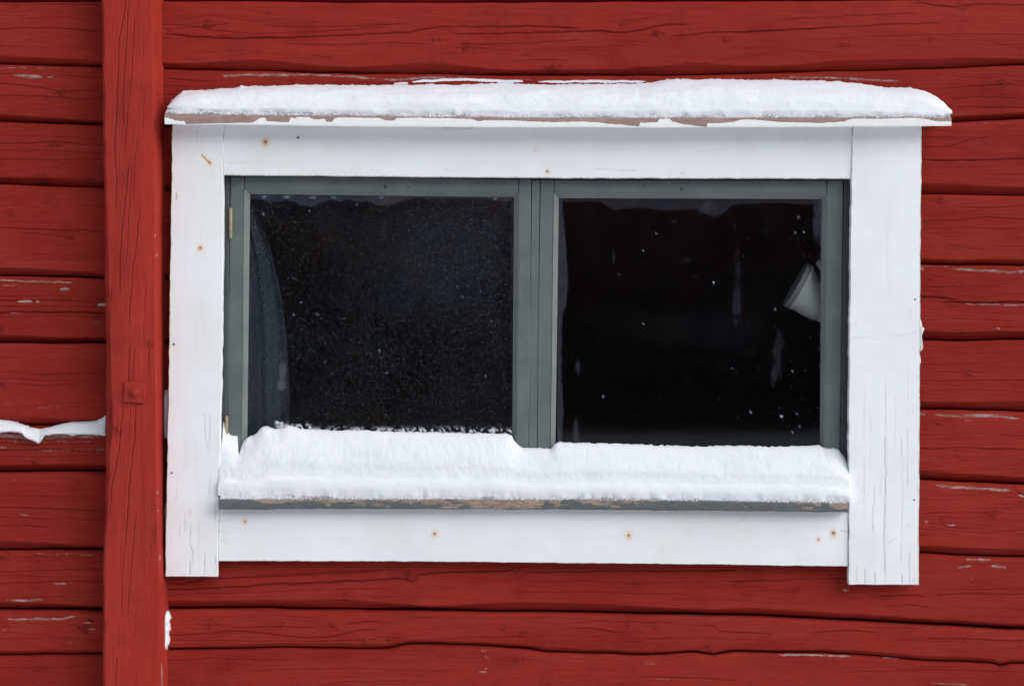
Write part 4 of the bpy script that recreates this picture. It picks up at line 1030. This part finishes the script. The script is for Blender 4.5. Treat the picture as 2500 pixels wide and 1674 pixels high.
sR = sash('right sash with cleaner glass',
     [(1319.2, 439), (1352, 439), (1348, 870), (1343, 1190), (1310.5, 1190), (1315.5, 870)],
     [(2019, 440), (2058.5, 440), (2053.6, 870), (2048.5, 1190), (2009, 1190), (2014, 870)],
     [(1353, 439), (2018, 440), (2018, 474), (1353, 473)],
     [(1344, 1122), (2009, 1124), (2009, 1182), (1344, 1182)],
     ([(1352, 471.5), (2019.5, 473), (2012, 1124), (1344, 1122)], [(1364.5, 483), (2008.5, 485), (2003.5, 1114), (1356, 1112)]), GYR, GLASS_R, film_right, 2,
     (2600, lambda x, y: np.clip(0.15 + 0.5 * sstep(1700, 2000, x) * fbm(x / 50., y / 70., 92, 2) + .3 * sstep(900, 1075, y), 0, 1), 0.30))

# hinges on the left stile
def hinge(x, y0, y1):
    V3 = []; m = 10
    xs = float(wx(x, FY)); 
    zs = [float(wz(y, FY)) for y in (y0, y0 + 2, y1 - 8, y1 - 7, y1 - 2, y1)]
    rs = [0.002, 0.0042, 0.0042, 0.0038, 0.0038, 0.0018]
    for z, r in zip(zs, rs):
        for k in range(m):
            a = 2 * math.pi * k / m
            V3.append((xs + r * math.cos(a), FY - 0.004 + r * math.sin(a), z))
    Q = [(r * m + k, r * m + (k + 1) % m, (r + 1) * m + (k + 1) % m, (r + 1) * m + k) for r in range(len(zs) - 1) for k in range(m)]
    make_mesh('hinge', np.array(V3) - WORG, np.array(Q)[:, ::-1], None, [list(range(m)), list(range(len(V3) - m, len(V3)))[::-1]], BRASS, sL, sharp=60)
hinge(563.5, 508, 583); hinge(553.5, 1014, 1062)

# plug holes in the top rails
for (x, y, r) in ((941, 456, 5), (997, 457, 2.5), (573, 454, 2.5), (1573, 455, 2.5), (1664, 462, 4)):
    disc('nail', x, y, r, FY + 0.0006, DARKIRON, 0.0006)

# ------------------------------------------------------------------ snow
def snow_obj(name, xs, bot, top, Yf, Yb, prof, seed, label, amp=1.0, group=None, edge=2.2, grains=None, soft_ends=None, seat=None):
    """drift between a front foot line and a crest line; prof = [(t_y, t_z)] from foot to crest"""
    xs = np.asarray(xs, float); n = len(xs)
    Yfv = Yf(xs) if callable(Yf) else np.full(n, Yf); Ybv = Yb(xs) if callable(Yb) else np.full(n, Yb)
    prof = np.array(prof)
    m = 46
    tt = np.linspace(0, 1, m)
    s = np.linspace(0, 1, len(prof))
    py = np.interp(tt, s, prof[:, 0]); pz = np.interp(tt, s, prof[:, 1])
    k3 = np.array([.25, .5, .25])
    for _ in range(2):
        py[1:-1] = np.convolve(py, k3, 'valid'); pz[1:-1] = np.convolve(pz, k3, 'valid')
    kf, kb = (D + Yfv) / D, (D + Ybv) / D
    zb = CAMZ - (bot - 837.0) / 1000.0 * kf; zt = CAMZ - (top - 837.0) / 1000.0 * kb
    if seat:                                # rest the foot on the sloping board
        zb = wz(seat[0](xs), seat[1]) + (Yfv - seat[1]) * seat[2] - 0.0015
    X = np.repeat(((xs - 1250) / 1000.0 * ((kf + kb) / 2))[None], m, 0)
    kq = np.exp(-(np.arange(-60, 61) * np.median(np.diff(xs)) / 45.0) ** 2); kq = kq[np.abs(np.arange(-60, 61)) <= min(60, n // 3)]
    yfs = np.convolve(np.pad(Yfv, len(kq) // 2, mode='edge'), kq / kq.sum(), 'valid')[:n]
    wf = (1 - sstep(0.0, 0.16, tt))[:, None]
    yfm = yfs[None] + wf * (Yfv - yfs)[None] - 0.004 * (1 - wf)
    Y = yfm + py[:, None] * (Ybv[None] - yfm)
    kw = np.exp(-(np.arange(-60, 61) * np.median(np.diff(xs)) / 38.0) ** 2); kw = kw[np.abs(np.arange(-60, 61)) <= min(60, n // 3)]
    pad_ = len(kw) // 2
    zs_ = np.convolve(np.pad(zt, pad_, mode='edge'), kw / kw.sum(), 'valid')[:n]
    taper = np.clip(np.minimum(xs - xs[0], xs[-1] - xs) / 60.0, 0, 1) if soft_ends is None else np.ones(n)
    zs_ = zt + (zs_ - zt) * taper
    wt = sstep(0.70, 1.0, tt)[:, None]
    Z = zb[None] + pz[:, None] * (zs_ - zb)[None] + wt * (zt - zs_)[None]
    hgt = np.clip((zt - zb) / 0.05, 0.1, 1)[None]
    env = np.sin(np.clip(tt, 0, 1) * math.pi)[:, None] ** 0.5
    d1 = (fbm(xs[None] / 110.0, tt[:, None] * 3 + 0 * xs[None], seed, 3) - .5) * 0.011 * amp
    d2 = (fbm(xs[None] / 22.0, tt[:, None] * 9 + 0 * xs[None], seed + 9, 3) - .5) * 0.0012 * amp
    d3 = (vn(xs[None] / 5.0, tt[:, None] * 30 + 0 * xs[None], seed + 19) - .5) * 0.0012
    Y = Y - (d1 + d2 + d3) * env * hgt
    Z = Z + (d1 * 0.5 + d2 + d3) * env * hgt * 0.6
    # crest crumbs and foot raggedness
    Z[-1] += (fbm(xs / 8.0, xs * 0, seed + 4, 4) - .5) * edge * 3.2 / 1000.0
    Z[0] += (fbm(xs / 14.0, xs * 0, seed + 5, 4) - .5) * 0.010
    # back wall down again
    Xb = X[-1:]; Yk = Y[-1:] + 0.002; Zk = np.minimum(Z[:1] + 0.002, Z[-1:] - 0.0005)
    X = np.vstack([X, Xb]); Y = np.vstack([Y, Yk]); Z = np.vstack([Z, Zk])
    R, C = X.shape
    org = np.array([float(X.mean()), float(Y.mean()), float(Z.min())])
    P = np.stack([X, Y, Z], -1) - org
    ng = [list(np.arange(R) * C), list((np.arange(R) * C + C - 1))[::-1]]
    Q = grid_quads(R, C, True)[:, ::-1]
    P = P.reshape(-1, 3)
    if grains:                              # loose grains that have rolled down on to the board below the foot
        cnt, fx, fz, slope, front = grains
        g = random.Random(seed)
        PV, QV = [], []
        base = len(P)
        for _ in range(cnt):
            x = g.uniform(xs[0] + 6, xs[-1] - 6)
            if vn(x / 70.0, 0.3, seed) < g.uniform(0.1, 0.75): continue
            yf = float(np.interp(x, xs, Yfv))
            y = yf + 0.004 - (yf + 0.004 - front) * g.random() ** 2.0
            r = g.uniform(0.0008, 0.0024)
            z = float(wz(fx(x), front)) + (y - front) * slope + r * 0.5
            c = np.array([float(wx(x, front)), y, z]) - org
            b = base + len(PV)
            for dx, dy, dz in ((1, 0, 0), (0, 1, 0), (-1, 0, 0), (0, -1, 0)):
                PV.append(c + np.array([dx * r * g.uniform(.8, 2.2), dy * r, g.uniform(-.3, .3) * r]))
            PV.append(c + np.array([0, 0, r])); PV.append(c - np.array([0, 0, r]))
            for k in range(4):
                a_, b_ = b + k, b + (k + 1) % 4
                QV += [(a_, b_, b + 4), (b_, a_, b + 5)]
        P = np.concatenate([P, np.array(PV)])
        ng = ng + QV
    o = make_mesh(name, P, Q, None, ng, SNOW)
    o.location = org
    return tag(o, label, 'snow', group)

# on the hood
xs = np.concatenate([np.arange(415, 2315, 3.0), [2315]])
htop = lerpts([(409, 268), (414, 262), (420, 249), (429, 232), (442, 222), (492, 221), (528, 217), (563, 216), (580, 211), (583, 208), (590, 210), (600, 211), (671, 208), (760, 207), (960, 208), (1120, 206), (1200, 204), (1300, 206), (1400, 206), (1480, 205), (1560, 204), (1595, 200), (1613, 196), (1650, 194), (1750, 193.5), (1850, 194), (1920, 195), (2050, 199), (2120, 205), (2170, 212), (2240, 216), (2270, 223), (2292, 234), (2300, 244), (2308, 258), (2313, 266), (2322, 276)])(xs) + (fbm(xs / 30., xs * 0, 2, 3) - .5) * 3.5
hfoot = HTOP(xs) - 4 - 5 * fbm(xs / 45., xs * 0, 3, 3) - lerpts([(409, 5), (700, 2), (1000, 1), (1600, 2), (2323, 2)])(xs)
endp = np.clip(np.minimum(xs - 409, 2322 - xs) / 14.0, 0, 1)
snow_obj('snow_ridge', xs, hfoot, np.minimum(htop, hfoot - 1.0), lambda x: HY + 0.010 + lerpts([(409, .010), (900, .006), (1300, .004), (2323, .003)])(x) + 0.010 * fbm(x / 26., x * 0, 4, 3) + (1 - np.clip(np.minimum(x - 409, 2322 - x) / 30., 0, 1)) * 0.02, -0.004,
         [(0, 0), (.0, .14), (.02, .32), (.10, .50), (.22, .64), (.42, .78), (.68, .90), (1, 1)], 501, 'long snow ridge lying on the hood board above the window', grains=(1500, HTOP, None, SLOPE, HY + 0.001), seat=(HTOP, HY, SLOPE))

# on the sill
xs = np.concatenate([np.arange(535.5, 600, 1.5), np.arange(600, 2073, 3.0), [2074]])
stop_ = lerpts([(535, 1104), (538, 1092), (540, 1050), (542, 1026), (544, 1027), (547, 1040), (552, 1052), (560, 1060), (570, 1062), (576, 1064), (578.5, 1074), (579.3, 1104), (583.3, 1106), (584.5, 1094), (588, 1084), (592, 1076), (600, 1067), (615, 1063), (628, 1051), (640, 1041), (650, 1041), (665, 1045), (680, 1046), (700, 1038), (740, 1047), (800, 1050), (880, 1050), (1000, 1054), (1200, 1057), (1240, 1058), (1250, 1062), (1253, 1072), (1262, 1083), (1275, 1091), (1300, 1093), (1345, 1094), (1352, 1085), (1360, 1079), (1400, 1081), (1470, 1081), (1530, 1083), (1600, 1086), (1700, 1089), (1800, 1087), (1880, 1090), (1980, 1087), (2005, 1086), (2015, 1094), (2024, 1094), (2040, 1093), (2052, 1096), (2056, 1103), (2066, 1112), (2072, 1126), (2076, 1140)])(xs)
sfoot = STOP(xs) - 3 - 7 * fbm(xs / 40., xs * 0, 13, 3)
snow_obj('snow_drift', xs, sfoot, stop_, lambda x: SY + 0.008 + lerpts([(530, .014), (700, .010), (1000, .006), (1500, .003), (2075, .001)])(x) + 0.009 * (fbm(x / 22., x * 0, 44, 3) - .2), lambda x: np.full(len(x), FY - 0.001) , 
         [(0, 0), (-.01, .10), (.0, .20), (.06, .255), (.22, .29), (.25, .40), (.24, .52), (.40, .68), (.62, .82), (.85, .94), (1, 1)], 502, 'deep snow drift on the window sill against both panes', 0.8, grains=(1300, STOP, None, SSL, SY + 0.001), seat=(STOP, SY, SSL), soft_ends=True)
# on the ledge of the left log, running into the post
xs = np.concatenate([np.arange(-500, 0, 6.0), np.arange(0, 262, 2.5)])
gtop = lerpts([(-500, 1030), (-200, 1018), (0, 1021), (20, 1024), (45, 1032), (70, 1040), (95, 1043), (120, 1041), (150, 1033), (175, 1028), (215, 1026), (236, 1023), (241, 1015), (247, 1010), (252, 1004), (256, 998), (262, 996)])(xs)
gbot = lerpts([(-500, 1060), (-200, 1055), (0, 1056), (40, 1054), (58, 1056), (63, 1066), (72, 1072), (88, 1078), (98, 1084), (106, 1074), (112, 1064), (130, 1060), (175, 1060), (230, 1061), (262, 1061)])(xs)
snow_obj('snow_strip', xs, gbot, gtop, -0.014, 0.012, [(0, 0), (-.10, .15), (0, .35), (.25, .6), (.6, .85), (1, 1)], 504, 'thin wavy snow strip on log ledge left of the post', 0.8, edge=2.0)

# scraps of snow and frost caught beside the post and casing
def scrap(name, pts, Yf, Yb, label, seed, group):
    pts = np.array(pts, float)
    r = random.Random(seed)
    out = []
    for i in range(len(pts)):
        a, b = pts[i], pts[(i + 1) % len(pts)]
        for k in range(4):
            p = a + (b - a) * k / 4
            out.append((p[0] + r.uniform(-1.2, 1.2), p[1] + r.uniform(-1.5, 1.5)))
    c = np.mean(out, 0)
    V3 = []; n = len(out)
    org = np.array([float(wx(c[0], Yf)), (Yf + Yb) / 2, float(wz(c[1], Yf))])
    for sc, Y in ((1, Yb), (1.0, (Yf + Yb) / 2), (.72, Yf + (Yb - Yf) * .15), (.3, Yf)):
        for p in out:
            x = c[0] + (p[0] - c[0]) * sc; y = c[1] + (p[1] - c[1]) * (sc + (1 - sc) * .35)
            V3.append((float(wx(x, Yf)), Y + r.uniform(-.0012, .0012), float(wz(y, Yf))))
    Q = [(q * n + i, q * n + (i + 1) % n, (q + 1) * n + (i + 1) % n, (q + 1) * n + i) for q in range(3) for i in range(n)]
    o = make_mesh(name, np.array(V3) - org, Q, None, [list(range(3 * n, 4 * n)), list(range(n))[::-1]], SNOW)
    import bmesh
    bm = bmesh.new(); bm.from_mesh(o.data); bmesh.ops.recalc_face_normals(bm, faces=bm.faces); bm.to_mesh(o.data); bm.free()
    o.location = org
    return tag(o, label, 'snow', group)
G1 = 'snow scraps packed beside post and casing'
scrap('snow_scrap', [(392, 1496), (405, 1493), (414, 1510), (408, 1518), (412, 1538), (407, 1546), (410, 1562), (403, 1588), (397, 1600), (392, 1590)], -0.035, 0.004, 'ragged snow scrap stuck to lower right side of post', 31, G1)
scrap('snow_scrap', [(394, 950), (412, 952), (416, 990), (414, 1030), (408, 1068), (398, 1072), (392, 1030)], -0.012, 0.008, 'grey snow packed between bolted post and left casing board', 32, G1)
scrap('snow_scrap', [(392, 1230), (408, 1228), (410, 1255), (404, 1270), (409, 1290), (402, 1302), (392, 1298)], -0.012, 0.008, 'small grey snow clump between post and bottom of left casing', 33, G1)
scrap('snow_scrap', [(2243, 775), (2251, 784), (2253, 795), (2258, 803), (2254, 812), (2250, 822), (2253, 842), (2256, 852), (2248, 858), (2244, 840)], -0.030, -0.012, 'fringe of snow on right edge of the right casing board', 34, G1)
scrap('snow_scrap', [(2242, 862), (2248, 868), (2249, 884), (2245, 896), (2242, 890)], -0.028, -0.012, 'tiny snow crumb below the fringe on right casing edge', 35, G1)

# ------------------------------------------------------------------ what shows behind the glass
def build_room():
    x0, x1, y0, y1, z0, z1 = -2.55, 2.6, 0.135, 1.6, 0.02, 2.95
    V3 = [(x0, y0, z0), (x1, y0, z0), (x1, y1, z0), (x0, y1, z0), (x0, y0, z1), (x1, y0, z1), (x1, y1, z1), (x0, y1, z1)]
    Q = [(0, 1, 2, 3), (4, 7, 6, 5), (3, 2, 6, 7), (0, 3, 7, 4), (1, 5, 6, 2)]
    # front lining with the window opening left free
    a, b, c, d = float(wx(520)), float(wx(2105)), float(wz(1195)), float(wz(400))
    i = len(V3)
    V3 += [(a, y0, c), (b, y0, c), (b, y0, d), (a, y0, d)]
    Q += [(0, i, i + 3, 4), (1, 5, i + 2, i + 1), (0, 1, i + 1, i), (4, i + 3, i + 2, 5)]
    o = make_mesh('room_lining', np.array(V3), np.array(Q), None, (), DARKWOOD, sharp=30)
    tag(o, 'dark board lining of the room behind the panes', 'room', kind='structure')
build_room()

def build_curtain():
    CYD = 0.055
    ys = np.arange(420, 1200, 8.0)
    edge = lerpts([(420, 600), (480, 608), (500, 616), (540, 633), (600, 656), (650, 670), (700, 682), (760, 692), (830, 699), (920, 704), (1050, 708), (1200, 710)])(ys)
    left = 560.0
    m = 34
    s = np.linspace(0, 1, m)[None, :]
    U = left + s * (edge[:, None] - left)
    V = np.repeat(ys[:, None], m, 1)
    Yd = CYD + 0.004 * np.sin(s * 17 + 0.4 * np.sin(V / 130.0)) + 0.002 * np.sin(s * 41 + V / 210.0) + 0.012 * s
    X, Z = wx(U, CYD), wz(V, CYD)
    X = np.concatenate([X, X[:, ::-1]], 1); Z = np.concatenate([Z, Z[:, ::-1]], 1); Yd = np.concatenate([Yd, Yd[:, ::-1] + 0.0018], 1)
    org = np.array([float(X.mean()), CYD, float(Z.min())])
    R, C = X.shape
    q = grid_quads(R, C)
    idx = np.arange(R * C).reshape(R, C)
    cl = np.stack([idx[:-1, -1], idx[:-1, 0], idx[1:, 0], idx[1:, -1]], -1)
    hem = np.repeat(np.clip((1 - s) / 0.22, 0, 1), len(ys), 0)
    hem = np.concatenate([hem, hem[:, ::-1]], 1)
    o = make_mesh('curtain', np.stack([X, Yd, Z], -1) - org, np.concatenate([q, cl]), {'hem': hem}, (), CURTAIN)
    o.location = org
    tag(o, 'blue grey curtain drawn aside behind the left pane', 'curtain')
build_curtain()

def build_lamp():
    LY = 0.085
    lamp = empty('floodlight', (float(wx(1985, LY)), LY, float(wz(720, LY))), 'grey conical lamp head tilted behind right edge of the right pane', 'lamp')
    org = np.array(lamp.location)
    ax = np.array([.875, .484]); pp = np.array([-.484, .875])    # in photo px, y down
    c0 = np.array([1942.0, 694.0])
    def rings(spec, m=28):
        V3 = []
        for (al, off, rad) in spec:
            c = c0 + ax * al + pp * off
            for k in range(m):
                a = 2 * math.pi * k / m
                q = c + pp * rad * math.cos(a)
                V3.append((float(wx(q[0], LY)), LY + rad / 1000.0 * math.sin(a) + 0.0, float(wz(q[1], LY))))
        n = len(spec)
        Q = [(r * m + k, r * m + (k + 1) % m, (r + 1) * m + (k + 1) % m, (r + 1) * m + k) for r in range(n - 1) for k in range(m)]
        return np.array(V3) - org, Q, [list(range(m))[::-1], list(range((n - 1) * m, n * m))]
    V3, Q, ng = rings([(-1, 0, 55), (0, 0, 59), (9, 0, 60), (11, 0, 58)])
    make_mesh('rim', V3, Q, None, ng, plain('darker_grey_rim', (0.36, 0.36, 0.35), .5, .3, 20), lamp, sharp=40)
    V3, Q, ng = rings([(11.5, 0, 57), (14, 0, 60), (19, 1, 58), (24, 3, 53.5), (52, 12, 46), (75, 17, 39), (95, 22, 30), (110, 24, 18)])
    make_mesh('shade', V3, Q, None, ng, LAMP, lamp, sharp=50)
    V3, Q, ng = rings([(20, -74, 7), (60, -52, 7)], 10)
    make_mesh('bracket', V3, Q, None, ng, LAMP, lamp, sharp=40)
build_lamp()
